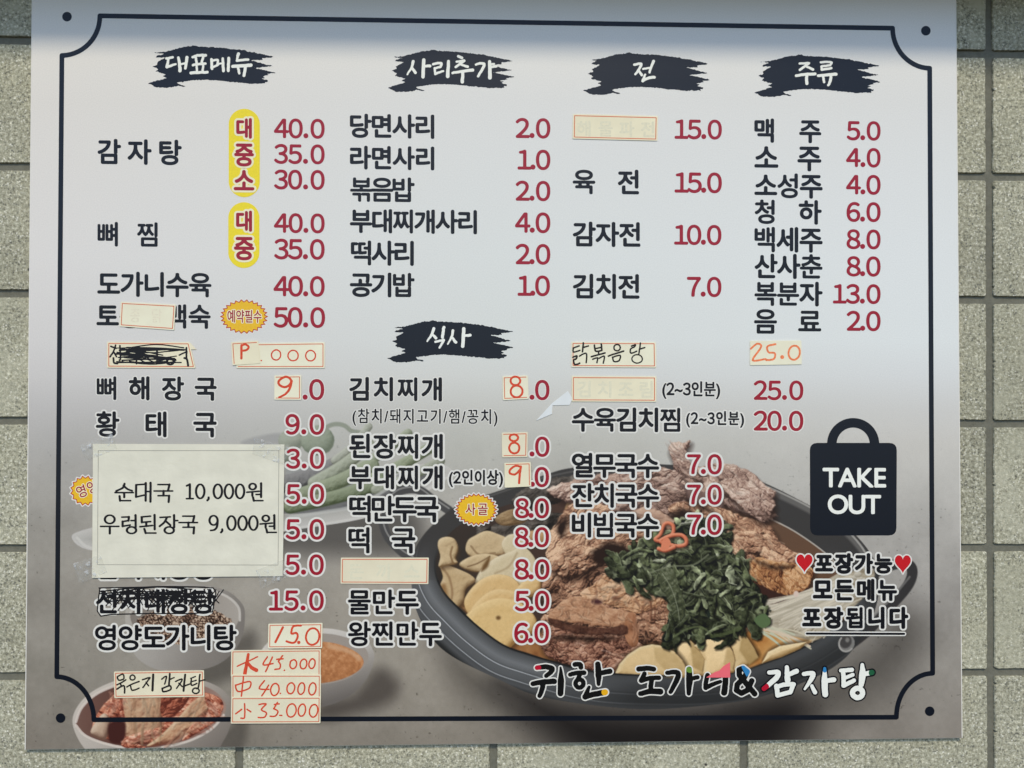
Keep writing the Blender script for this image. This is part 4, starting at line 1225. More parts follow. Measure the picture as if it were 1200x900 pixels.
# chilli rings on top
CH = ((130, 66, 48), (200, 114, 84), (222, 156, 126))
def ring(p, r, close=True):
    i = PIC.item('chilli_ring', 'printed_stew_pot')
    q = smooth_loop(p, 6, close); q = np.vstack([q, q[:1]]) if close else q
    PIC.line(q + [1, 2], r + .8, (40, 24, 20), None, soft=3, alpha=.5, curve=False)
    PIC.line(q, r, lambda u, v, d: ramp(.5 + (relief(np.sqrt(np.clip(1 - (1 - np.clip(d / r, 0, 1)) ** 2, 0, 1)) * r, .9) - .6), CH), i, curve=False)
ring([(768, 632), (774, 626), (778, 615), (784, 613), (789, 617), (788, 626), (780, 630), (774, 634)], 2.2)
ring([(774, 634), (786, 628), (798, 627), (804, 632), (803, 638), (794, 640), (784, 638)], 2.3)
ring([(772, 643), (780, 645), (790, 641)], 2.4, False)
PIC.blob([(776, 634), (782, 630), (786, 636), (782, 644), (775, 645)], (206, 126, 96), None)

# bolt of the handle
bo = PIC.item('handle_bolt', 'printed_stew_pot')
PIC.blob(ell(992, 754, 9.5, 10.5, 0, 345, 16, .4), (120, 120, 118), bo, curve=False)
PIC.blob(ell(991, 752, 7, 8, 0, 345, 16, .4), (66, 65, 65), bo, curve=False, soft=2)
PIC.line(ell(992, 754, 8.6, 9.6, 20, 200, 12, .4), 1.0, (172, 171, 167), bo, alpha=.7)
PIC.blob(ell(993, 750, 2.4, 2.8, 0, 340, 9), (120, 119, 116), bo, curve=False, soft=2)
PIC.line([(1000, 744), (1006, 737), (1012, 728)], 2.0, (150, 150, 148), bo, soft=1.6, alpha=.7)


def build_picture():
    nv, nu = GU.shape
    cols = np.clip(lin(np.clip(PIC.C, 0, 255)) / K_LIT - VEIL, 0.003, 0.86)
    pts, cc = POS.reshape(-1, 3), cols.reshape(-1, 3)
    jj, ii = np.meshgrid(np.arange(nv - 1), np.arange(nu - 1), indexing='ij')
    a = jj * nu + ii
    quads = np.stack([a, a + nu, a + nu + 1, a + 1], -1)
    made = {}
    for k, (name, par) in PIC.names.items():
        m = PIC.ID == k
        if m.sum() < 4: continue
        q = quads[m]; used, inv = np.unique(q, return_inverse=True)
        mb = MB(); mb.indexed(pts[used], inv.reshape(-1, 4), 0, cc[used])
        parent = made[par] if par else BOARD
        o = mb.build(name, PRINT, parent, colours=True)
        if par is None: made[name] = o
        if k == 0:
            pass
    # the plain upper part of the sheet needs only a coarse lattice
    s2 = np.linspace(0, 1, 90)[None, :, None]; t2 = np.linspace(0, T0, 60)[:, None, None]
    pos = (CR[0] * (1 - s2) + CR[1] * s2) * (1 - t2) + (CR[3] * (1 - s2) + CR[2] * s2) * t2
    u, v = to_px(pos); c = np.clip(lin(backdrop(u, v)) / K_LIT - VEIL, .003, .86)
    jj, ii = np.meshgrid(np.arange(59), np.arange(89), indexing='ij'); a = jj * 90 + ii
    mb = MB(); mb.indexed(pos.reshape(-1, 3), np.stack([a, a + 90, a + 91, a + 1], -1).reshape(-1, 4), 0, c.reshape(-1, 3))
    mb.build('printed_white_field', PRINT, BOARD, colours=True)


build_picture()
# ------------------------------------------------------------------ border, dots
H1 = H_BOARD + 3 * H_STEP     # printed lines and lettering
def frame_line():
    lw = 5.6
    TL, TR, BR, BL = (117, 18.5), (1046, 33), (1050.5, 840.5), (110, 843.5)
    L0, L1 = (72.5, 65), (66.5, 793)
    R0, R1 = (1089.5, 80), (1093, 789)
    def arc(a, b, c, n=14):
        # quarter circle from a to b hollow towards the corner c
        a, b, c = map(np.array, (a, b, c)); out = []
        for k in range(n + 1):
            t = k / n * math.pi / 2
            out.append(c + (a - c) * math.cos(t) + (b - c) * math.sin(t))
        return out
    path = [TL, TR] + arc(TR, R0, (1089.5, 34))[1:] + [R1] + arc(R1, BR, (1093.5, 840))[1:] + [BL] + arc(BL, L1, (66.5, 843))[1:] + [L0] + arc(L0, TL, (72, 19))[1:]
    p = np.array(path, float)
    U, V = grid(55, 8, 1105, 856, 0.9)
    near = np.zeros(U.shape, bool)
    F = np.full(U.shape, -9.0, np.float32)
    for k in range(len(p) - 1):
        a, b = p[k], p[k + 1]
        lo, hi = np.minimum(a, b) - 8, np.maximum(a, b) + 8
        j0, j1 = np.searchsorted(V[:, 0], [lo[1], hi[1]]); i0, i1 = np.searchsorted(U[0], [lo[0], hi[0]])
        d = seg_dist(U[j0:j1, i0:i1], V[j0:j1, i0:i1], a[None], b[None])
        F[j0:j1, i0:i1] = np.maximum(F[j0:j1, i0:i1], lw / 2 - d)
    field_obj('border_line', F, U, V, [INK_NAVY], BOARD, H1)
frame_line()
for (x, y) in ((78.5, 19.5), (1085, 36), (71, 841.5), (1089.5, 833.5)):
    F, U, V = stroke_field([([(x, y)], 5.6)])
    field_obj('corner_dot', F, U, V, [INK_NAVY], BOARD, H1)

# ------------------------------------------------------------------ menu lines
def menu(s, x0, x1, y0, y1, halo=0.0, mats=None, er=0.5, di=1.42, sx=1.0, name='menu_text', parent=None, h=None, **kw):
    kw.setdefault('g', .5)
    F, U, V = line_field(s, x0, x1, y0, y1, er, di, sx, halo, **kw)
    return field_obj(name, F, U, V, mats or [INK, HALO], parent or BOARD, h or H1, halo)

def price(s, x0, x1, y0, y1, halo=0.0):
    return menu(s, x0, x1, y0, y1, halo, [INK_RED, HALO], 0.45, 1.12, 0.97, 'price_text')

N_, HL = 0.0, 2.3
for row in (
    ('감자탕', 114, 213, 162.5, 192.5, N_), ('뼈찜', 114, 185, 259.5, 289, N_), ('도가니수육', 114, 248, 318, 347.5, N_), ('토종닭백숙', 113, 247, 355.5, 384.5, N_),
    ('뼈해장국', 113, 254, 440.5, 469, 1.2), ('황태국', 112, 254, 481.5, 512, 1.8), ('선지내장탕', 112, 252, 650, 679.5, HL), ('선지내장탕', 112, 252, 690, 719.5, HL), ('영양도가니탕', 111, 277.5, 732, 762.5, HL),
    ('당면사리', 410, 509, 133, 161.5, N_), ('라면사리', 410, 509, 170.5, 198.5, N_), ('볶음밥', 410, 486, 207, 236.5, N_), ('부대찌개사리', 410, 559, 244.5, 273, N_), ('떡사리', 411, 485, 281.5, 311, N_), ('공기밥', 410, 486, 319, 348, N_),
    ('김치찌개', 409, 518, 441.5, 470, 1.2), ('된장찌개', 409, 519, 508, 537.5, HL), ('부대찌개', 409, 519, 545, 573.5, HL), ('떡만두국', 409, 514.5, 580.5, 612, HL), ('떡국', 408, 487, 617.5, 648.5, HL), ('물만두', 407.5, 491, 690.5, 720.5, HL), ('왕찐만두', 407.5, 518, 728, 757.5, HL),
    ('육전', 671, 749, 198, 227.5, N_), ('감자전', 671, 750.5, 259.5, 289, N_), ('김치전', 671, 749.5, 320.5, 350, N_), ('수육김치찜', 670, 797.5, 477, 506, 1.8), ('열무국수', 670, 772.5, 530.5, 560, HL), ('잔치국수', 670, 772.5, 566, 595, HL), ('비빔국수', 670, 772.5, 600.5, 630, HL),
    ('맥주', 884, 962.5, 138.5, 167, N_), ('소주', 884, 962.5, 171, 200, N_), ('소성주', 884, 964, 202.5, 232, N_), ('청하', 884, 963, 233.5, 262.5, N_), ('백세주', 884, 964, 265.5, 295.5, N_), ('산사춘', 884, 964, 297, 326.5, N_), ('복분자', 884, 964, 329.5, 358.5, N_), ('음료', 883.5, 962.5, 362, 391, N_),
):
    menu(*row)
for row in (('(참치/돼지고기/햄/꽁치)', 413, 583, 478.5, 499, 0.9), ):
    menu(*row, er=0.0, di=0.32, sx=0.84, g=.45)
for row in (('(2인이상)', 526, 589.5, 550.5, 571, 1.8), ('(2~3인분)', 776, 844, 446.5, 467.5, 1.2), ('(2~3인분)', 804, 872, 481.5, 501, 1.6)):
    menu(*row, er=0.0, di=0.55, sx=0.84, g=.45)
for row in (
    ('40.0', 321, 380.5, 138.5, 162, N_), ('35.0', 321, 380.5, 168.5, 192, N_), ('30.0', 321, 380.5, 198.5, 222, N_), ('40.0', 321, 380.5, 249.5, 273, N_), ('35.0', 321, 380.5, 279.5, 304, N_), ('40.0', 320.5, 380.5, 323, 347.5, N_), ('50.0', 320.5, 381, 359.5, 384, N_),
    ('.0', 354.5, 380, 444, 469, 1.0), ('9.0', 334.5, 380, 485, 509.5, 2.0), ('3.0', 335, 380, 525.5, 549.5, HL), ('5.0', 335, 380, 567, 591, HL), ('5.0', 334.5, 380, 608, 632.5, HL), ('5.0', 334, 379.5, 649.5, 674, HL), ('15.0', 315, 379.5, 691.5, 716, HL),
    ('2.0', 604, 645, 138, 162, N_), ('1.0', 606.5, 645, 175, 199, N_), ('2.0', 604, 645, 211.5, 235.5, N_), ('4.0', 603.5, 645, 248.5, 273, N_), ('2.0', 604, 645, 285.5, 310, N_), ('1.0', 606.5, 644.5, 322.5, 347, N_),
    ('.0', 620.5, 644, 445, 469, 1.0), ('.0', 620.5, 644, 511.5, 535.5, 2.0), ('.0', 621, 643.5, 547, 571, HL), ('8.0', 603.5, 643.5, 583.5, 607.5, HL), ('8.0', 603, 643.5, 617.5, 641.5, HL), ('8.0', 603, 644, 655, 679.5, HL), ('5.0', 603, 644, 692, 716.5, HL), ('6.0', 602.5, 643.5, 729.5, 754, HL),
    ('15.0', 790.5, 846, 139.5, 163, N_), ('15.0', 790.5, 846, 201.5, 226, N_), ('10.0', 790, 845.5, 263, 287, N_), ('7.0', 805, 845.5, 324, 348, N_), ('25.0', 883, 941.5, 445.5, 469, 0.8), ('20.0', 883, 941.5, 481, 505, 1.4), ('7.0', 805, 846, 532, 556, HL), ('7.0', 805, 846, 567.5, 591.5, HL), ('7.0', 805, 846, 602.5, 627, HL),
    ('5.0', 992, 1032, 141.5, 164.5, N_), ('4.0', 991.5, 1032, 173, 196, N_), ('4.0', 991.5, 1032, 204.5, 228, N_), ('6.0', 992, 1032, 236.5, 260, N_), ('8.0', 992, 1032, 268.5, 292, N_), ('8.0', 992, 1032, 300, 324, N_), ('13.0', 976, 1032, 332.5, 356, N_), ('2.0', 992, 1032, 364, 388, N_),
):
    price(*row)

# yellow size pills with red size letters
YEL = ink_mat('yellow_print', (232, 212, 46)); PALE = ink_mat('pale_halo_print', (236, 226, 196), vary=.02)
YOR = ink_mat('orange_yellow_print', (224, 182, 44)); REDL = ink_mat('red_outline_print', (176, 60, 44))
for (x0, y0, x1, y1, rows) in ((268, 127.5, 304.5, 231, (('대', 138, 162.5), ('중', 168, 195), ('소', 199, 223))), (267.5, 237, 304, 314, (('대', 246.5, 271.5), ('중', 277.5, 305)))):
    r = (x1 - x0) / 2
    F, U, V = stroke_field([([((x0 + x1) / 2, y0 + r), ((x0 + x1) / 2, y1 - r)], r)], g=.8)
    pill = field_obj('size_badge', F, U, V, [YEL], BOARD, H1)
    for (s, a, b) in rows:
        menu(s, 273.5, 298.5, a, b, 2.3, [INK_RED, PALE], .55, 1.5, .9, 'badge_text', pill, H1 + 3 * H_STEP)

def burst(cx, cy, rx, ry, n, txt, box, rot=0.0, depth=.86, tw=None):
    t = np.arange(2 * n) * math.pi / n
    k = np.where(np.arange(2 * n) % 2 == 0, 1.0, depth)
    pts = np.stack([cx + rx * k * np.cos(t + rot), cy + ry * k * np.sin(t + rot)], -1)
    U, V = grid(cx - rx - 6, cy - ry - 6, cx + rx + 6, cy + ry + 6, .5)
    F = poly_sdf(U, V, pts)
    mb = MB(); lay(mb, F - 1.0, U, V, H1, 0); lay(mb, F, U, V, H1 - H_STEP, 1); lay(mb, F + 1.3, U, V, H1 - 2 * H_STEP, 2)
    b = mb.build('starburst_badge', [YOR, REDL, HALO], BOARD)
    for q in box:
        menu(*q[:5], .9, [INK_RED, PALE], 0, .2, q[6] if len(q) > 6 else .9, 'badge_text', b, H1 + 3 * H_STEP, rot=q[5], g=.36)
burst(286, 371, 28.5, 20.5, 26, None, [('예약필수', 266.5, 306.5, 363, 378, 0, .68)])
burst(558, 597, 25, 19, 26, None, [('사', 546, 557, 590, 603.5, 0), ('골', 560, 571.5, 590, 603.5, 0)])
burst(100, 575, 18, 18, 16, None, [('영', 88.5, 102, 568.5, 583, -.35), ('양', 102, 115, 563, 578, -.35)], .2, .84)

# ------------------------------------------------------------------ brush headings
BR_OUT = np.array([(80, 88), (180, 80), (250, 60), (330, 38), (400, 32), (430, 22), (470, 35), (560, 38), (680, 45), (780, 58), (850, 65), (870, 62), (900, 78), (960, 85), (1000, 97), (1060, 107), (1135, 124), (1030, 138), (1035, 152), (920, 155), (1000, 172), (1060, 192), (1130, 204), (1040, 214), (955, 222), (1040, 240), (1145, 264), (1070, 275), (1085, 283), (1020, 298), (1055, 305), (1025, 318), (1080, 330), (1075, 345), (1050, 348), (1060, 356), (980, 360), (920, 362), (860, 352), (760, 345), (650, 332), (530, 326), (420, 330), (280, 350), (300, 366), (357, 382), (340, 388), (285, 376), (270, 385), (200, 394), (110, 394), (80, 385), (60, 370), (25, 358), (190, 310), (150, 293), (190, 280), (95, 252), (115, 232), (65, 208), (110, 195), (105, 170), (180, 130), (95, 128), (110, 112), (165, 98)], float) / 7.5 + [170, 50]
WBR = ink_mat('brush_white_print', (232, 234, 230), vary=.02)
HEAD = [
    ((0, 0), 7.5, (170, 50), [([(188, 140), (240, 128)], 10), ([(206, 145), (192, 212)], (9, 12)), ([(192, 214), (268, 188)], (12, 8)), ([(295, 132), (308, 246)], (11, 14)), ([(312, 190), (350, 182)], 8), ([(368, 128), (355, 226)], (13, 11)),
        ([(418, 128), (460, 112), (532, 112)], (10, 12)), ([(444, 132), (456, 184)], 10), ([(512, 122), (496, 180)], 10), ([(420, 198), (470, 188), (528, 184)], 10), ([(454, 212), (458, 256)], 9), ([(510, 204), (506, 256)], 9), ([(402, 266), (470, 262), (548, 260)], (12, 11)),
        ([(584, 148), (588, 230)], 11), ([(588, 160), (638, 152), (634, 200)], 9), ([(590, 216), (640, 196)], 9), ([(636, 190), (680, 180)], 7), ([(682, 140), (690, 248)], (10, 12)), ([(736, 136), (732, 246)], 12),
        ([(820, 100), (806, 152)], (13, 8)), ([(806, 158), (906, 148)], 10), ([(772, 208), (850, 204), (932, 198)], (13, 14)), ([(816, 214), (828, 268)], 10), ([(882, 208), (870, 290)], 12)]),
    ((280, 5), 7.5, (450, 50), [([(256, 165), (244, 215), (206, 280)], (12, 9, 7)), ([(246, 222), (276, 264)], (10, 12)), ([(350, 150), (342, 300)], (14, 14)), ([(352, 206), (404, 204)], (10, 12)),
        ([(432, 190), (470, 180), (506, 184), (496, 212)], 10), ([(496, 214), (446, 224)], 9), ([(446, 226), (450, 272)], 9), ([(450, 274), (520, 248)], (10, 8)), ([(566, 164), (560, 296)], (12, 15)),
        ([(652, 118), (684, 134)], 11), ([(636, 168), (704, 156)], 9), ([(704, 158), (632, 214)], 10), ([(676, 192), (736, 212)], (8, 11)), ([(604, 266), (690, 252), (778, 240)], (10, 13)), ([(694, 256), (688, 344)], (12, 14)),
        ([(808, 192), (850, 182), (880, 188), (868, 226), (826, 296)], (9, 12, 10)), ([(928, 166), (932, 306)], (13, 16)), ([(936, 214), (988, 208)], (11, 9)), ([(934, 190), (968, 186)], 7)]),
    ((510, 8.3), 7.5, (680, 55), [([(476, 156), (534, 148), (522, 186), (484, 238)], (10, 11, 9)), ([(514, 206), (540, 246)], (9, 11)), ([(552, 194), (606, 184)], 8), ([(644, 126), (622, 180), (608, 222)], (12, 10, 9)), ([(570, 242), (550, 298)], (8, 12)), ([(550, 298), (600, 272), (652, 266)], (11, 12))]),
    ((710, 10.7), 7.5, (880, 60), [([(428, 108), (512, 104)], 9), ([(510, 106), (430, 164)], 10), ([(486, 134), (546, 160)], (8, 11)), ([(396, 216), (480, 204), (564, 200)], (11, 12)), ([(490, 208), (490, 284)], (12, 13)),
        ([(614, 98), (660, 94), (708, 98), (698, 122)], 9), ([(696, 124), (622, 132)], 9), ([(622, 134), (622, 160)], 9), ([(622, 162), (706, 150)], 10), ([(590, 216), (670, 208), (748, 202)], (11, 13)), ([(634, 210), (642, 270)], 10), ([(704, 208), (700, 250), (682, 298)], (11, 12, 10))]),
    ((280, 322), 7.5, (450, 370), [([(438, 112), (422, 158), (380, 224)], (12, 10, 6)), ([(428, 166), (456, 196)], (9, 12)), ([(526, 102), (514, 190)], 12), ([(452, 230), (526, 212)], 9), ([(526, 214), (488, 280)], (10, 8)), ([(606, 130), (596, 180), (560, 250)], (11, 9, 6)), ([(600, 194), (630, 232)], (9, 12)), ([(702, 114), (692, 268)], (14, 14)), ([(702, 178), (758, 170)], (9, 12))]),
]
rb = np.random.default_rng(2)
for off, z, org, st in HEAD:
    q = BR_OUT + off
    # ragged edge
    A, B = closed(q); dense = np.concatenate([a + (b - a) * np.linspace(0, 1, max(2, int(np.linalg.norm(b - a) / 1.2)), endpoint=False)[:, None] for a, b in zip(A, B)])
    dense += rb.normal(0, .28, dense.shape)
    U, V = grid(q[:, 0].min() - 3, q[:, 1].min() - 3, q[:, 0].max() + 3, q[:, 1].max() + 3, .5)
    F = poly_sdf(U, V, dense)
    hb = field_obj('heading_brush_stroke', F, U, V, [INK_NAVY], BOARD, H1)
    F, U, V = stroke_field(wobble_strokes(zoomed(st, z, *org), .12, rb), g=.42)
    field_obj('heading_text', F + .12, U, V, [WBR], hb, H1 + H_STEP)

# ------------------------------------------------------------------ take-out bag
r = 8
bp = np.array(quad_poly([(949, 519), (1051, 519), (1050.5, 627.5), (949.5, 627.5)], 9))
U, V = grid(944, 486, 1056, 632, .6)
F = poly_sdf(U, V, bp)
hd = 5.6 - np.abs(np.hypot(U - 999.8, V - 520.5) - 25); hd = np.where(V < 521, hd, -9)
bag = field_obj('takeout_bag_sign', np.maximum(F, hd), U, V, [INK_NAVY], BOARD, H1)
for s, x0, x1, y0, y1 in (('TAKE', 964, 1038.5, 548, 571), ('OUT', 970, 1032.5, 579.5, 602.5)):
    menu(s, x0, x1, y0, y1, 0, [WBR], .2, .85, 1.0, 'bag_text', bag, H1 + H_STEP)
HEART = ink_mat('heart_red_print', (188, 30, 40))
for hx, hy in ((942.8, 659.5), (1058, 660.5)):
    t = np.linspace(0, 2 * math.pi, 60, endpoint=False)
    q = np.stack([hx + 9.4 * np.sin(t) ** 3, hy - 11.2 * (13 * np.cos(t) - 5 * np.cos(2 * t) - 2 * np.cos(3 * t) - np.cos(4 * t)) / 15.2 - 1], -1)
    U, V = grid(hx - 16, hy - 18, hx + 16, hy + 18, .5)
    field_obj('heart_symbol', poly_sdf(U, V, q), U, V, [HEART, HALO], BOARD, H1, 1.5)
for s, x0, x1, y0, y1 in (('포장가능', 955, 1046, 648, 672.5), ('모든메뉴', 952.5, 1051.5, 678, 704.5), ('포장됩니다', 940, 1064.5, 711, 737)):
    menu(s, x0, x1, y0, y1, 2.0, [INK, HALO], .15, 1.45, .95, 'takeout_notice_text')
F, U, V = stroke_field([([(945.5, 742.5), (1059.5, 742.8)], 1.3)])
field_obj('takeout_underline', F, U, V, [INK, HALO], BOARD, H1, 1.3)

# ------------------------------------------------------------------ brush slogan with coloured tips
def col_tip(name, rgb): return ink_mat(name, rgb)
TIPS = dict(red=col_tip('slogan_red_print', (176, 26, 50)), gold=col_tip('slogan_gold_print', (222, 170, 36)), green=col_tip('slogan_green_print', (104, 140, 62)), blue=col_tip('slogan_blue_print', (52, 128, 186)), dark=col_tip('slogan_dark_green_print', (36, 92, 64)))
Z6, Z7, Z8 = (1200 / 140, 610, 770), (7.5, 735, 770), (8.0, 885, 770)
BLK = [(Z6, [([(165, 108), (250, 98), (318, 116), (300, 155), (258, 188)], (17, 20, 16)), ([(122, 268), (220, 250), (338, 244)], (18, 21)), ([(228, 262), (216, 330), (192, 388)], (20, 17)), ([(402, 105), (406, 230), (402, 366)], (8, 24, 22)),
             ([(545, 74), (596, 74), (606, 104)], 18), ([(500, 176), (560, 160), (640, 158)], (16, 18)), ([(600, 170), (566, 236)], 16), (ell(592, 266, 40, 42, -120, 240, 16), 17), ([(776, 72), (784, 160), (784, 272)], (20, 24, 14)), ([(800, 162), (896, 142)], (18, 20)), ([(688, 302), (650, 398)], (12, 22)), ([(650, 400), (720, 378), (850, 354)], (20, 22))]),
       (Z7, [([(102, 106), (170, 98), (234, 106)], (17, 16)), ([(152, 146), (124, 206)], (15, 17)), ([(130, 206), (200, 186), (280, 182)], 15), ([(214, 196), (206, 284)], 16), ([(118, 322), (200, 302), (290, 304)], (16, 20)), ([(354, 138), (440, 136), (440, 190), (382, 306)], (14, 18, 14)), ([(544, 108), (546, 210), (540, 322)], (18, 22, 14)), ([(560, 190), (618, 178)], 14),
             ([(706, 160), (690, 230), (688, 270)], 15), ([(690, 270), (750, 240), (820, 216)], (16, 12)), ([(864, 160), (862, 240), (852, 312)], (18, 20)), ([(1122, 324), (1060, 250), (986, 160), (984, 112), (1018, 98), (1054, 128), (1030, 180), (968, 240), (962, 292), (1004, 318), (1056, 290), (1096, 208)], 18)])]
WHT = [(Z8, [([(132, 146), (214, 142), (196, 196), (82, 296)], (14, 18, 16)), ([(296, 96), (300, 150), (304, 216)], (14, 20)), ([(318, 162), (386, 132)], (15, 17)), ([(200, 272), (210, 358)], 16), ([(206, 278), (280, 258), (360, 254)], 15), ([(358, 258), (330, 330)], 15), ([(214, 358), (328, 328)], 15),
             ([(456, 158), (542, 154), (520, 216), (464, 302)], (14, 17, 8)), ([(532, 272), (560, 330)], (12, 15)), ([(652, 106), (650, 220), (656, 350)], (10, 22, 20)), ([(668, 222), (738, 212)], (15, 17)),
             ([(802, 126), (906, 120)], (13, 15)), ([(826, 152), (830, 268)], 15), ([(842, 196), (914, 166)], (12, 13)), ([(832, 266), (926, 220)], (15, 14)), ([(1004, 72), (1006, 160), (994, 258)], (12, 24, 18)), ([(1022, 160), (1094, 144)], (15, 18)), (ell(960, 336, 48, 44, -110, 250, 18), 18)])]
TIPQ = {'red': [(Z6, ell(168, 107, 40, 32, 0, 340, 14)), (Z8, ell(88, 288, 46, 40, 0, 340, 14, -.7))], 'gold': [(Z6, ell(856, 352, 44, 40, 0, 340, 14))], 'green': [(Z7, ell(543, 112, 36, 24, 0, 340, 14, .5))], 'blue': [(Z7, [(1000, 70), (1085, 70), (1085, 150), (1050, 172), (1012, 104)]), (Z8, ell(652, 112, 24, 34, 0, 340, 14))], 'dark': [(Z8, ell(1096, 146, 32, 40, 0, 340, 14))]}
def slogan(groups, mats, halo):
    st = []
    for (z, ox, oy), s in groups: st += [(p, r * 1.36) for p, r in zoomed(s, z, ox, oy)]
    F, U, V = stroke_field(wobble_strokes(st, .1, rb), m=4, g=.5)
    o = field_obj('slogan_text', F, U, V, mats, BOARD, H1 + H_STEP, halo)
    for name, lst in TIPQ.items():
        for (z, ox, oy), q in lst:
            q = np.asarray(q, float) / z + [ox, oy]
            T = np.minimum(poly_sdf(U, V, q), F)
            if (T > 0).sum() > 6: field_obj('slogan_coloured_tip', T, U, V, [TIPS[name]], o, H1 + 2 * H_STEP)
slogan(BLK, [ink_mat('slogan_black_print', (18, 19, 20)), HALO], 1.5)
slogan(WHT, [WBR, INK], 1.7)

# ------------------------------------------------------------------ marker scribble over one printed line
MARK = ink_mat('black_marker', (24, 24, 27), rough=.5, vary=.2)
rs = np.random.default_rng(4)
sc = [([(116, 689), (170, 688), (230, 688), (250, 689), (253, 694), (251, 706), (249, 717), (225, 719), (170, 719), (130, 720), (118, 722), (114, 716), (115, 704), (117, 690)], .7)]
x = 117.0
while x < 248:
    a = (x + rs.normal(0, 1), 690 + rs.random() * 4); b = (x + rs.uniform(2, 20), 702 + rs.random() * 11)
    sc.append(([a, ((a[0] + b[0]) / 2 + rs.normal(), (a[1] + b[1]) / 2 + rs.normal()), b], .62))
    if rs.random() < .7: sc.append(([(x + 14, 690 + 4 * rs.random()), (x + rs.uniform(-6, 4), 704 + rs.random() * 12)], .6))
    x += rs.uniform(2.0, 4.2) if 160 < x < 215 else rs.uniform(3.4, 6.0)
for k in range(9):
    y = rs.uniform(692, 708); x0 = rs.uniform(116, 165); x1 = rs.uniform(190, 248)
    sc.append((smooth_loop([(x0, y), ((x0 + x1) / 2, y + rs.normal(0, 2.5)), (x1, y + rs.normal(0, 2))], 6, False), .75))
F, U, V = stroke_field([(np.asarray(p, float), r) for p, r in sc], g=.5)
field_obj('marker_scribble', F, U, V, [MARK], BOARD, H1 + 2 * H_STEP)

# ------------------------------------------------------------------ stickers
PAPERS = [paper_mat('cream_sticker_paper', (228, 226, 204)), paper_mat('aged_sticker_paper', (221, 217, 193)), paper_mat('yellowed_sticker_paper', (226, 222, 196))]
SLINE = ink_mat('sticker_red_line', (204, 112, 84), rough=.6); RPEN = ink_mat('red_pen', (204, 76, 50), rough=.6, vary=.22); BPEN = ink_mat('black_pen', (38, 36, 34), rough=.6, vary=.2)
OPEN_ = ink_mat('faded_orange_pen', (232, 130, 88), rough=.6, vary=.22); GHOST = ink_mat('show_through', (215, 214, 192), rough=.6); GHOST2 = ink_mat('show_through_faint', (220, 217, 196), rough=.6)
STK = 'price label stickers stuck on the menu board'
H_ST = H1 + 6 * H_STEP
def sticker(name, quad, label, strokes=None, pen=None, lines='tblr', inset=2.0, level=0, paper=0, ghost=None, gm=None, th=.00038, lw=.5):
    h0 = H_ST + level * (th + 2 * H_STEP)
    h1 = h0 + th
    q = np.asarray(quad, float); c = q.mean(0)
    root = empty(name, tuple(P(c[0], c[1], h0)), label, 'price sticker', STK)
    sheet('sticker_paper', quad_poly(q, 1.0), h0, h1, PAPERS[paper], root)
    # printed outline a little inside the edge
    d = q - c; L = np.linalg.norm(d, axis=1, keepdims=True)
    ins = []
    for k in range(4):
        a, b, cc = q[k - 1], q[k], q[(k + 1) % 4]
        e0, e1 = (a - b) / np.linalg.norm(a - b), (cc - b) / np.linalg.norm(cc - b)
        ins.append(b + (e0 + e1) * inset)
    ins = np.array(ins); segs = []
    for key, (a, b) in zip('trbl', ((0, 1), (1, 2), (2, 3), (3, 0))):
        if key in lines: segs.append((np.array([ins[a], ins[b]]), lw))
    if segs:
        F, U, V = stroke_field(segs, g=.45); field_obj('outline', F, U, V, [SLINE], root, h1 + .5 * H_STEP)
    if ghost:
        F, U, V = line_field(*ghost); field_obj('show_through_text', F, U, V, [gm or GHOST], root, h1 + .5 * H_STEP)
    if strokes:
        F, U, V = stroke_field(strokes, g=.4); field_obj('handwriting', F, U, V, [pen or RPEN], root, h1 + H_STEP)
    return root

rw = np.random.default_rng(8)
hw = lambda st, z, ox, oy: [(p, r * 1.15) for p, r in wobble_strokes(zoomed(st, z, ox, oy), .07, rw)]
def n0(cx, cy, rx, ry, r, tilt=.18): return (ell(cx, cy, rx, ry, -80, 275, 20, tilt), r)

sticker('price_sticker', [(141.5, 353.5), (206, 357), (204, 387), (140, 382.5)], 'small tilted blank cream sticker left of the yellow starburst badge with four letters', ghost=('종닭', 152, 190, 361, 378, .3, .7, .8), gm=GHOST2, paper=0)
scr = hw([([(100, 110), (160, 130)], 9), ([(155, 95), (130, 170), (90, 230)], 9), ([(130, 170), (165, 230)], 9), ([(130, 245), (135, 300), (175, 310)], 10), ([(205, 100), (210, 250), (200, 270)], 9), ([(400, 125), (400, 310)], 9), ([(640, 140), (640, 310)], 10), (ell(795, 290, 42, 32, 0, 350, 16), 10), ([(985, 125), (985, 240)], 10), ([(960, 245), (990, 260), (1005, 335)], 11), ([(900, 210), (990, 170)], 8)], 10, 120, 395)
for k in range(20):
    y = rs.uniform(107, 300); x0, x1 = rs.uniform(150, 330), rs.uniform(620, 990)
    scr += hw([([(x0, y), ((x0 + x1) / 2, y + rs.normal(0, 16)), (x1, y + rs.normal(0, 14))], rs.uniform(5, 8))], 10, 120, 395)
for k in range(8):
    scr += hw([([(rs.uniform(160, 400), rs.uniform(110, 200)), (rs.uniform(500, 950), rs.uniform(220, 310))], 6)], 10, 120, 395)
st_ = sticker('price_sticker', [(125.5, 400.5), (222, 401), (229, 431.5), (125.5, 431)], 'cream sticker crossed out with dense black marker scribble', scr, MARK, paper=2)
sheet('folded_corner', [(222, 400.8), (223.5, 409.5), (230, 409.4)], H_ST + .00030, H_ST + .00048, PAPERS[1], st_)
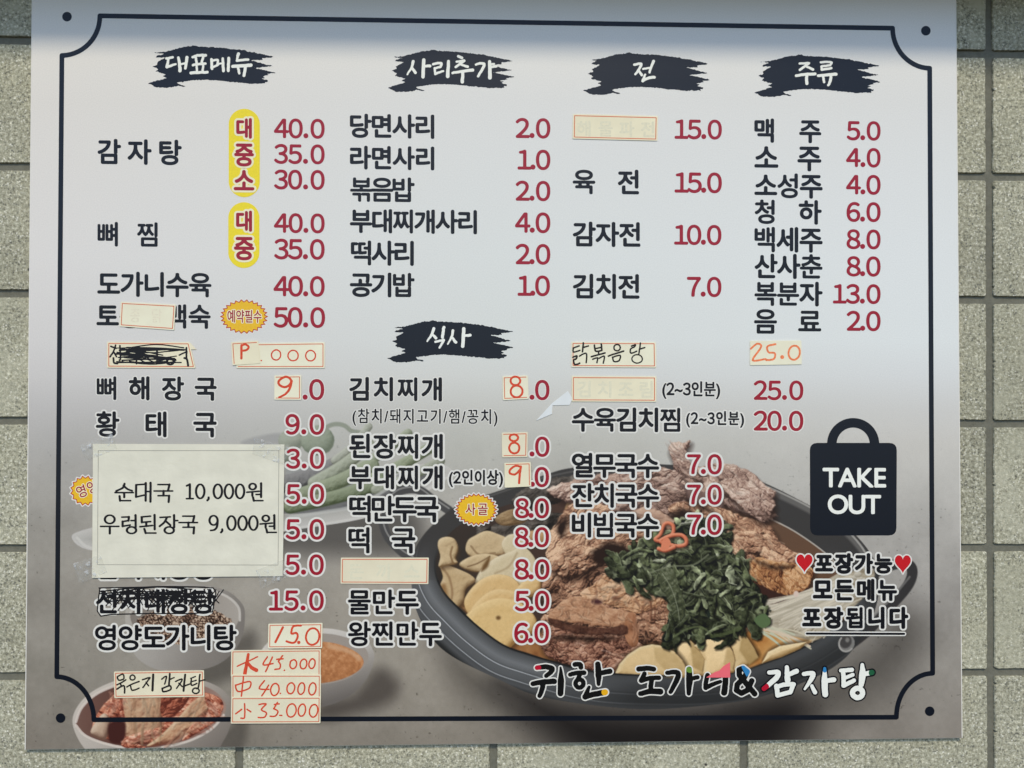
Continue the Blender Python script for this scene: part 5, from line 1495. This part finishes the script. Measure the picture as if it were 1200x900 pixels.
sticker('price_sticker', [(278, 402.3), (380.5, 401), (380.5, 431.5), (277, 431.5)], 'long cream sticker with three red zeros behind the letter P sticker', hw([([(412, 274)], 8), n0(585, 210, 54, 60, 7), n0(785, 216, 60, 62, 7, .1), n0(990, 218, 58, 62, 7, .1)], 10, 265, 395), lines='tbr', paper=0)
sticker('price_sticker', [(270.8, 401), (302.5, 399.2), (305, 425.8), (272.5, 428)], 'small cream sticker with a bold red letter P', hw([([(180, 95), (178, 250)], 12), ([(182, 98), (228, 86), (264, 116), (238, 152), (186, 160)], 11)], 10, 265, 395), lines='tl', level=1, paper=2)
sticker('price_sticker', [(321.5, 440), (353, 439.6), (353, 468.6), (321.5, 468.4)], 'square cream sticker with a large red 9 with slanting tail, above the paper notice', hw([([(764, 520), (744, 482), (694, 466), (630, 500), (614, 540), (650, 578), (704, 584), (748, 552), (766, 512)], 12), ([(766, 516), (744, 606), (694, 668), (622, 706)], (14, 10))], 10, 265, 395), lines='trb', paper=0)
sticker('price_sticker', [(671.5, 133.5), (771, 136), (770.3, 165), (671, 162.5)], 'blank cream sticker beside the topmost 15.0 price in the third column', ghost=('해물파전', 676, 767, 141, 160, .3, .9, 1.0), paper=2)
sticker('price_sticker', [(669.5, 400.5), (768.5, 400.8), (769, 430.8), (669.5, 430.3)], 'cream sticker with four black handwritten letters, above a blank sticker', hw([([(116, 180), (186, 154)], 8), ([(120, 180), (120, 226), (196, 206)], 8), ([(236, 120), (226, 222)], 9), ([(236, 172), (296, 154)], 8), ([(114, 286), (160, 270), (152, 304), (122, 320), (138, 372), (194, 356)], 9), ([(190, 272), (270, 242), (270, 350)], 8), ([(366, 146), (382, 215), (454, 206)], 9), ([(446, 130), (454, 206)], 9), ([(376, 186), (450, 170)], 8), ([(416, 216), (416, 256)], 8), ([(330, 280), (490, 236)], 9), ([(346, 310), (402, 294), (394, 350)], 8), ([(420, 300), (482, 274), (470, 356)], 8), (ell(632, 174, 38, 38, -60, 300, 14), 8), ([(530, 272), (708, 214)], 9), ([(578, 286), (596, 336), (656, 326), (666, 264), (580, 286)], 8), ([(800, 156), (846, 140), (832, 166), (790, 190), (796, 238), (862, 216)], 8), ([(906, 120), (886, 250)], 8), ([(894, 192), (956, 174)], 8), (ell(866, 306, 62, 50, -70, 290, 18), 7)], 10, 660, 390), BPEN, paper=0)
s_ = sticker('price_sticker', [(879, 399.5), (939, 399), (939.5, 427), (879, 428)], 'pale sticker with a faint orange handwritten 25.0', hw([([(240, 326), (262, 308), (276, 320), (246, 366), (292, 362)], 3), ([(326, 310), (298, 318), (302, 338), (324, 342), (320, 362), (294, 366)], 3), ([(350, 355)], 6), n0(392, 340, 20, 25, 3)], 3, 800, 300), OPEN_, lines='', paper=0)
sticker('price_sticker', [(670, 440.5), (769, 441), (769, 471), (670, 470.5)], 'blank cream sticker directly below the handwritten chicken stew sticker', ghost=('김치조림', 676, 765, 446, 466, .3, .9, 1.0), paper=2)
E8 = [(ell(612, 439, 17, 15, 100, 450, 16), 3.2), (ell(616, 476, 21, 21, -100, 255, 18), 3.2)]
sticker('price_sticker', [(588.8, 440.8), (618.5, 439.8), (619.5, 467.5), (589.5, 469)], 'square cream sticker with a red 8, upper of the two eights', hw(E8, 3, 400, 300), lines='tlb', paper=0)
sticker('price_sticker', [(588, 507), (618.5, 506.3), (618, 535.5), (588.5, 536)], 'square cream sticker with a red 8, lower of the two eights', hw([(ell(733, 78, 30, 24, 100, 450, 16), 6.5), (ell(736, 150, 36, 38, -100, 255, 18), 6.5)], 6, 480, 500), lines='trb', paper=1)
sticker('price_sticker', [(591, 542.5), (622, 541.5), (622.5, 570), (591.5, 571.5)], 'square cream sticker with a red 9 with upright stem, at the printed pot', hw([([(780, 282), (744, 276), (706, 304), (708, 330), (744, 334), (778, 300)], 6.5), ([(782, 280), (774, 340), (770, 396)], 7)], 6, 480, 500), lines='tr', level=1, paper=2)
sticker('price_sticker', [(399.5, 653.5), (502.5, 653.5), (502, 684.5), (399, 684)], 'blank cream sticker at the left rim of the printed pot, above a dumpling line', ghost=('돈까스', 408, 492, 660, 679, .3, .9, 1.1), paper=1)
Z5 = (6.925, 265, 725)
sticker('price_sticker', [(314.5, 731), (378, 730), (377.5, 759.5), (314, 760)], 'short cream sticker with a red handwritten 15.0', hw([([(460, 70), (400, 190)], 8), ([(606, 56), (546, 62), (530, 120), (570, 116), (580, 150), (550, 196), (490, 184)], 7.5), ([(590, 194)], 12), n0(702, 145, 54, 68, 7)], *Z5), level=1, paper=0)
sticker('price_sticker', [(271, 762), (376, 760.8), (375.8, 793), (270.5, 793)], 'long cream sticker with a thick red character and 45.000', hw([([(90, 386), (170, 350), (255, 308)], 5), ([(180, 290), (152, 444)], (10, 13)), ([(176, 360), (206, 396), (246, 418)], (11, 14)), ([(335, 310), (300, 374), (380, 364)], 5.5), ([(376, 312), (320, 430)], 5.5), ([(458, 300), (424, 346)], 5.5), ([(410, 330), (462, 326)], 5.5), ([(424, 346), (440, 372), (434, 404), (396, 412)], 5.5), ([(472, 419)], 6), n0(545, 370, 27, 37, 5.5), n0(628, 368, 27, 40, 5.5), n0(697, 365, 25, 40, 5.5)], *Z5), lines='tlr', paper=1)
sticker('price_sticker', [(271, 790.5), (376.2, 790.5), (376, 820), (271, 820)], 'long cream sticker with a boxy red character and 40.000', hw([([(75, 540), (96, 590), (186, 566), (192, 510), (76, 540)], 5.5), ([(140, 470), (124, 630)], 5.5), ([(310, 504), (270, 566), (346, 574)], 5.5), ([(346, 540), (290, 626)], 5.5), n0(395, 575, 34, 50, 5.5), ([(440, 606)], 6), n0(525, 565, 31, 45, 5.5), n0(610, 568, 27, 48, 5.5), n0(700, 570, 29, 50, 5.5)], *Z5), lines='tlr', level=1, paper=1)
sticker('price_sticker', [(271, 816.8), (376, 816.3), (375.5, 847.6), (270.5, 848)], 'long cream sticker with a small red character and 35.000', hw([([(150, 690), (150, 800), (120, 806)], 5.5), ([(78, 772), (126, 736)], 5.5), ([(170, 736), (200, 756)], 5.5), ([(268, 696), (324, 692), (286, 738), (326, 764), (310, 800), (260, 802)], 5.5), ([(416, 680), (386, 730)], 5.5), ([(390, 696), (430, 692)], 5), ([(386, 730), (420, 752), (400, 790), (358, 792)], 5.5), ([(435, 784), (452, 786)], 5), n0(530, 745, 38, 55, 5.5), n0(615, 742, 29, 50, 5.5), n0(710, 748, 33, 52, 5.5)], *Z5), level=2, paper=1)
sticker('price_sticker', [(133.5, 787), (239, 785.5), (239.5, 816.5), (134, 818)], 'cream sticker with two black handwritten words, above the kimchi bowl', hw([([(75, 130), (90, 170), (150, 156), (140, 100), (76, 130)], 8), ([(70, 226), (120, 200), (176, 168)], 8), ([(110, 205), (120, 238)], 8), ([(70, 276), (150, 236), (160, 320)], 9), (ell(252, 140, 30, 30, -60, 300, 14), 8), ([(186, 250), (250, 216), (330, 186)], 8), ([(230, 236), (250, 290), (330, 264)], 8), ([(370, 166), (456, 140), (430, 180), (374, 256)], 8), ([(410, 196), (440, 236)], 8), ([(496, 106), (486, 290)], 12), ([(594, 160), (650, 126), (630, 216)], 8), ([(690, 96), (680, 226)], 10), ([(686, 166), (740, 140)], 7), ([(600, 266), (616, 306), (700, 280), (690, 236), (602, 268)], 9), ([(756, 186), (836, 160), (770, 266)], 8), ([(796, 206), (836, 246)], 8), ([(870, 106), (850, 296)], 11), ([(860, 240), (930, 214)], 8), ([(934, 150), (990, 126)], 7), ([(934, 192), (1000, 172)], 7), ([(942, 160), (944, 230), (1006, 210)], 8), ([(1042, 106), (1026, 250), (1000, 268)], 9), ([(1040, 182), (1098, 166)], 7), (ell(995, 295, 40, 32, -60, 300, 14), 8)], 10, 130, 780), BPEN, paper=1)

# ------------------------------------------------------------------ printed paper notice held by clear tape
NP = paper_mat('notice_paper', (216, 217, 203), .5, .35)
NPQ = [(109.2, 520), (333.5, 520.8), (331.5, 675), (108.2, 677)]
HN = H_ST + .0004
NOTE = empty('paper_notice', tuple(P(220, 600, HN)), 'white paper notice with two black price lines taped on the menu board', 'paper notice')
def notice_sheet():
    """slightly wavy paper: a lattice of points lifted by fractions of a millimetre"""
    n, m = 56, 40
    s, t = np.meshgrid(np.linspace(0, 1, n), np.linspace(0, 1, m))
    q = np.array(NPQ)
    u = (q[0, 0] * (1 - s) + q[1, 0] * s) * (1 - t) + (q[3, 0] * (1 - s) + q[2, 0] * s) * t
    v = (q[0, 1] * (1 - s) + q[1, 1] * s) * (1 - t) + (q[3, 1] * (1 - s) + q[2, 1] * s) * t
    return u, v
def lift(u, v):
    return 0.00055 * (fbm(np.asarray(u) / 60, np.asarray(v) / 28, 2, 12)) + 0.00025 * np.sin(np.asarray(v) / 13.0)
u, v = notice_sheet(); m_, n_ = u.shape
z = HN + 0.0003 + lift(u, v)
front = P(u, v, HN); front[..., 1] = -z
back = front.copy(); back[..., 1] += 0.00015
jj, ii = np.meshgrid(np.arange(m_ - 1), np.arange(n_ - 1), indexing='ij'); a = (jj * n_ + ii).ravel()
qf = np.stack([a, a + n_, a + n_ + 1, a + 1], -1); N_f = m_ * n_
rim = np.concatenate([np.arange(n_), np.arange(1, m_) * n_ + n_ - 1, (m_ - 1) * n_ + np.arange(n_ - 2, -1, -1), np.arange(m_ - 2, 0, -1) * n_])
r2 = np.roll(rim, -1)
mb = MB(); mb.indexed(np.concatenate([front.reshape(-1, 3), back.reshape(-1, 3)]), np.concatenate([qf, qf[:, ::-1] + N_f, np.stack([rim, r2, r2 + N_f, rim + N_f], -1)]))
mb.build('paper_sheet', NP, NOTE, smooth=False)
def on_notice(name, F, U, V, mat):
    mb = MB()
    for p in ms(F, U, V):
        q = P(p[..., 0], p[..., 1], HN); q[..., 1] = -(HN + 0.0003 + lift(p[..., 0], p[..., 1]) + 2.4 * H_STEP)
        mb.polys(q)
    return mb.build(name, mat, NOTE)
def serif(st, z, ox, oy, thin=6.8, thick=9.6):
    out = []
    for p, k in st:
        p = np.asarray(p, float).reshape(-1, 2)
        if k == 'o':
            for a, b in zip(p[:-1], p[1:]):
                t = abs((b - a) / (np.linalg.norm(b - a) + 1e-9))
                out.append((np.array([a, b]) / z + [ox, oy], (thin + (thick - thin) * t[1] ** 1.5) / z))
            continue
        if k == 'c' and len(p) > 2: p = smooth_loop(p, 4, False)
        for i, (a, b) in enumerate(zip(p[:-1], p[1:])):
            t = abs((b - a) / (np.linalg.norm(b - a) + 1e-9)); r = thin + (thick - thin) * t[1]
            out.append((np.array([a, b]) / z + [ox, oy], r / z))
        if k == 'v' or len(p) == 2:
            d = (p[1] - p[0]) / (np.linalg.norm(p[1] - p[0]) + 1e-9)
            if abs(d[1]) > .7: out.append((np.array([p[0] + [-7, 2], p[0] + [3, 4]]) / z + [ox, oy], 5.0 / z))
            elif abs(d[0]) > .9: out.append((np.array([p[1] + [-7, -3], p[1] + [0, 1]]) / z + [ox, oy], 4.8 / z))
    return out
ZA, ZB = (6.923, 100, 510), (6.923, 210, 510)
zero = lambda cx, cy, rx=34, ry=57: (ell(cx, cy, rx, ry, -90, 270, 26), 'o')
one = [([(62, 410), (88, 398), (88, 512)], 'l'), ([(60, 514), (116, 514)], 'l')]
guk = lambda x, y: [([(x + 30, y - 52), (x + 124, y - 52), (x + 114, y - 10)], 'l'), ([(x, y), (x + 150, y)], 'l'), ([(x + 76, y), (x + 76, y + 36)], 'v'), ([(x + 32, y + 38), (x + 122, y + 38), (x + 118, y + 88)], 'l')]
won = lambda x, y: [(ell(x, y, 27, 24, -90, 270, 18), 'o'), ([(x - 47, y + 46), (x + 52, y + 38)], 'l'), ([(x - 2, y + 44), (x - 2, y + 74)], 'v'), ([(x + 28, y + 64), (x + 66, y + 64)], 'l'), ([(x + 69, y - 26), (x + 69, y + 84)], 'v'), ([(x + 4, y + 88), (x + 10, y + 114), (x + 84, y + 114)], 'l')]
st1 = [([(320, 394), (306, 426), (252, 452)], 'c'), ([(312, 408), (344, 436), (382, 450)], 'c'), ([(243, 465), (392, 465)], 'l'), ([(318, 468), (318, 502)], 'v'), ([(280, 494), (284, 530), (370, 530)], 'l'),
       ([(412, 402), (476, 398)], 'l'), ([(414, 404), (414, 500), (476, 486)], 'l'), ([(492, 388), (492, 530)], 'v'), ([(494, 456), (530, 456)], 'l'), ([(531, 386), (531, 538)], 'v')] + guk(560, 452)
st1b = one + [zero(172, 455), ([(240, 505), (240, 516), (230, 528)], 'c'), zero(315, 455), zero(405, 455), zero(495, 455)] + won(597, 416)
st2 = [(ell(200, 682, 40, 34, -90, 270, 18), 'o'), ([(125, 739), (274, 739)], 'l'), ([(200, 740), (200, 796)], 'v'), ([(298, 664), (356, 662), (352, 692), (304, 700), (304, 738), (366, 728)], 'l'), ([(372, 692), (406, 692)], 'l'), ([(410, 648), (410, 746)], 'v'), (ell(376, 770, 38, 27, -90, 270, 18), 'o'),
       ([(456, 662), (532, 656)], 'l'), ([(460, 664), (460, 706), (532, 700)], 'l'), ([(496, 706), (496, 736)], 'v'), ([(444, 742), (546, 732)], 'l'), ([(564, 646), (564, 762)], 'v'), ([(480, 760), (490, 793), (574, 793)], 'l'),
       ([(608, 666), (692, 662)], 'l'), ([(664, 666), (642, 706), (604, 738)], 'c'), ([(652, 694), (692, 730)], 'l'), ([(722, 648), (722, 746)], 'v'), ([(724, 692), (752, 692)], 'l'), (ell(682, 770, 38, 27, -90, 270, 18), 'o')]
st2b = guk(0, 708) + [(ell(280, 690, 33, 38, -90, 270, 20), 'o'), ([(313, 690), (308, 740), (288, 766), (256, 772)], 'c'), ([(350, 764), (350, 776), (340, 788)], 'c'), zero(425, 712), zero(515, 712), zero(603, 712)] + won(704, 674)
sts = serif(st1, *ZA) + serif(st1b, *ZB) + serif(st2, *ZA) + serif(st2b, *ZB)
NINK = ink_mat('notice_black_print', (26, 26, 30), rough=.6)
for y0, y1 in ((560, 590), (600, 628)):
    sub = [s for s in sts if y0 - 4 < s[0][:, 1].mean() < y1 + 4]
    F, U, V = stroke_field(sub, m=2, g=.4); on_notice('notice_text', F, U, V, NINK)
F, U, V = stroke_field([(np.array([a, b], float), .32) for a, b in (((115.5, 528), (327, 528)), ((327, 528), (326, 662)), ((326, 662), (114.5, 661.5)), ((114.5, 661.5), (115.5, 528)))], g=.5)
on_notice('notice_outline', F, U, V, ink_mat('notice_grey_line', (150, 150, 142), rough=.6))
# tape: a short film over each corner, wavy and shiny
TAPE = tape_mat()
def tape(quad, label):
    q = np.array(quad, float); c = q.mean(0); n = 22
    s, t = np.meshgrid(np.linspace(0, 1, n), np.linspace(0, 1, n))
    u = (q[0, 0] * (1 - s) + q[1, 0] * s) * (1 - t) + (q[3, 0] * (1 - s) + q[2, 0] * s) * t
    v = (q[0, 1] * (1 - s) + q[1, 1] * s) * (1 - t) + (q[3, 1] * (1 - s) + q[2, 1] * s) * t
    z = HN + .0003 + lift(u, v) + .0003 + .0004 * fbm(u / 7, v / 7, 2, 3)
    p = P(u, v, HN); p[..., 1] = -z
    b = p.copy(); b[..., 1] += .00006
    jj, ii = np.meshgrid(np.arange(n - 1), np.arange(n - 1), indexing='ij'); a = (jj * n + ii).ravel()
    f = np.stack([a, a + n, a + n + 1, a + 1], -1)
    rim = np.concatenate([np.arange(n), np.arange(1, n) * n + n - 1, (n - 1) * n + np.arange(n - 2, -1, -1), np.arange(n - 2, 0, -1) * n]); r2 = np.roll(rim, -1)
    mb = MB(); mb.indexed(np.concatenate([p.reshape(-1, 3), b.reshape(-1, 3)]), np.concatenate([f, f[:, ::-1] + n * n, np.stack([rim, r2, r2 + n * n, rim + n * n], -1)]))
    tag(mb.build('clear_tape', TAPE, None, smooth=True), label, 'tape', 'clear tape pieces on the paper notice')
tape([(94, 522), (132, 508), (138, 526), (101, 540)], 'clear tape over the upper left corner of the white paper notice')
tape([(298, 512), (338, 524), (334, 545), (296, 532)], 'shiny clear tape over the upper right corner of the white paper notice')
tape([(86, 660), (118, 650), (126, 670), (94, 684)], 'clear tape over the lower left corner of the white paper notice')
tape([(300, 668), (332, 656), (338, 676), (306, 690)], 'clear tape over the lower right corner of the white paper notice')

# ------------------------------------------------------------------ loose paper scraps
SCR = paper_mat('pale_blue_scrap', (215, 223, 227), .4, .1); SCP = paper_mat('pink_scrap', (252, 104, 116), .5, .08)
tag(sheet('paper_scrap', [(628, 493), (647, 472.5), (665.5, 458), (671, 467), (667.5, 474.5), (647.5, 475), (647, 485)], H_ST, H_ST + .0002, SCR, None), 'pale translucent pointed paper scrap at the left end of a blank sticker', 'paper scrap')
tag(sheet('paper_scrap', [(827.5, 794), (838, 787.5), (843, 786), (848, 780.5), (855.5, 776), (855.8, 794)], H_ST, H_ST + .0002, SCP, None), 'bright pink triangular paper scrap on the black brush slogan', 'paper scrap')
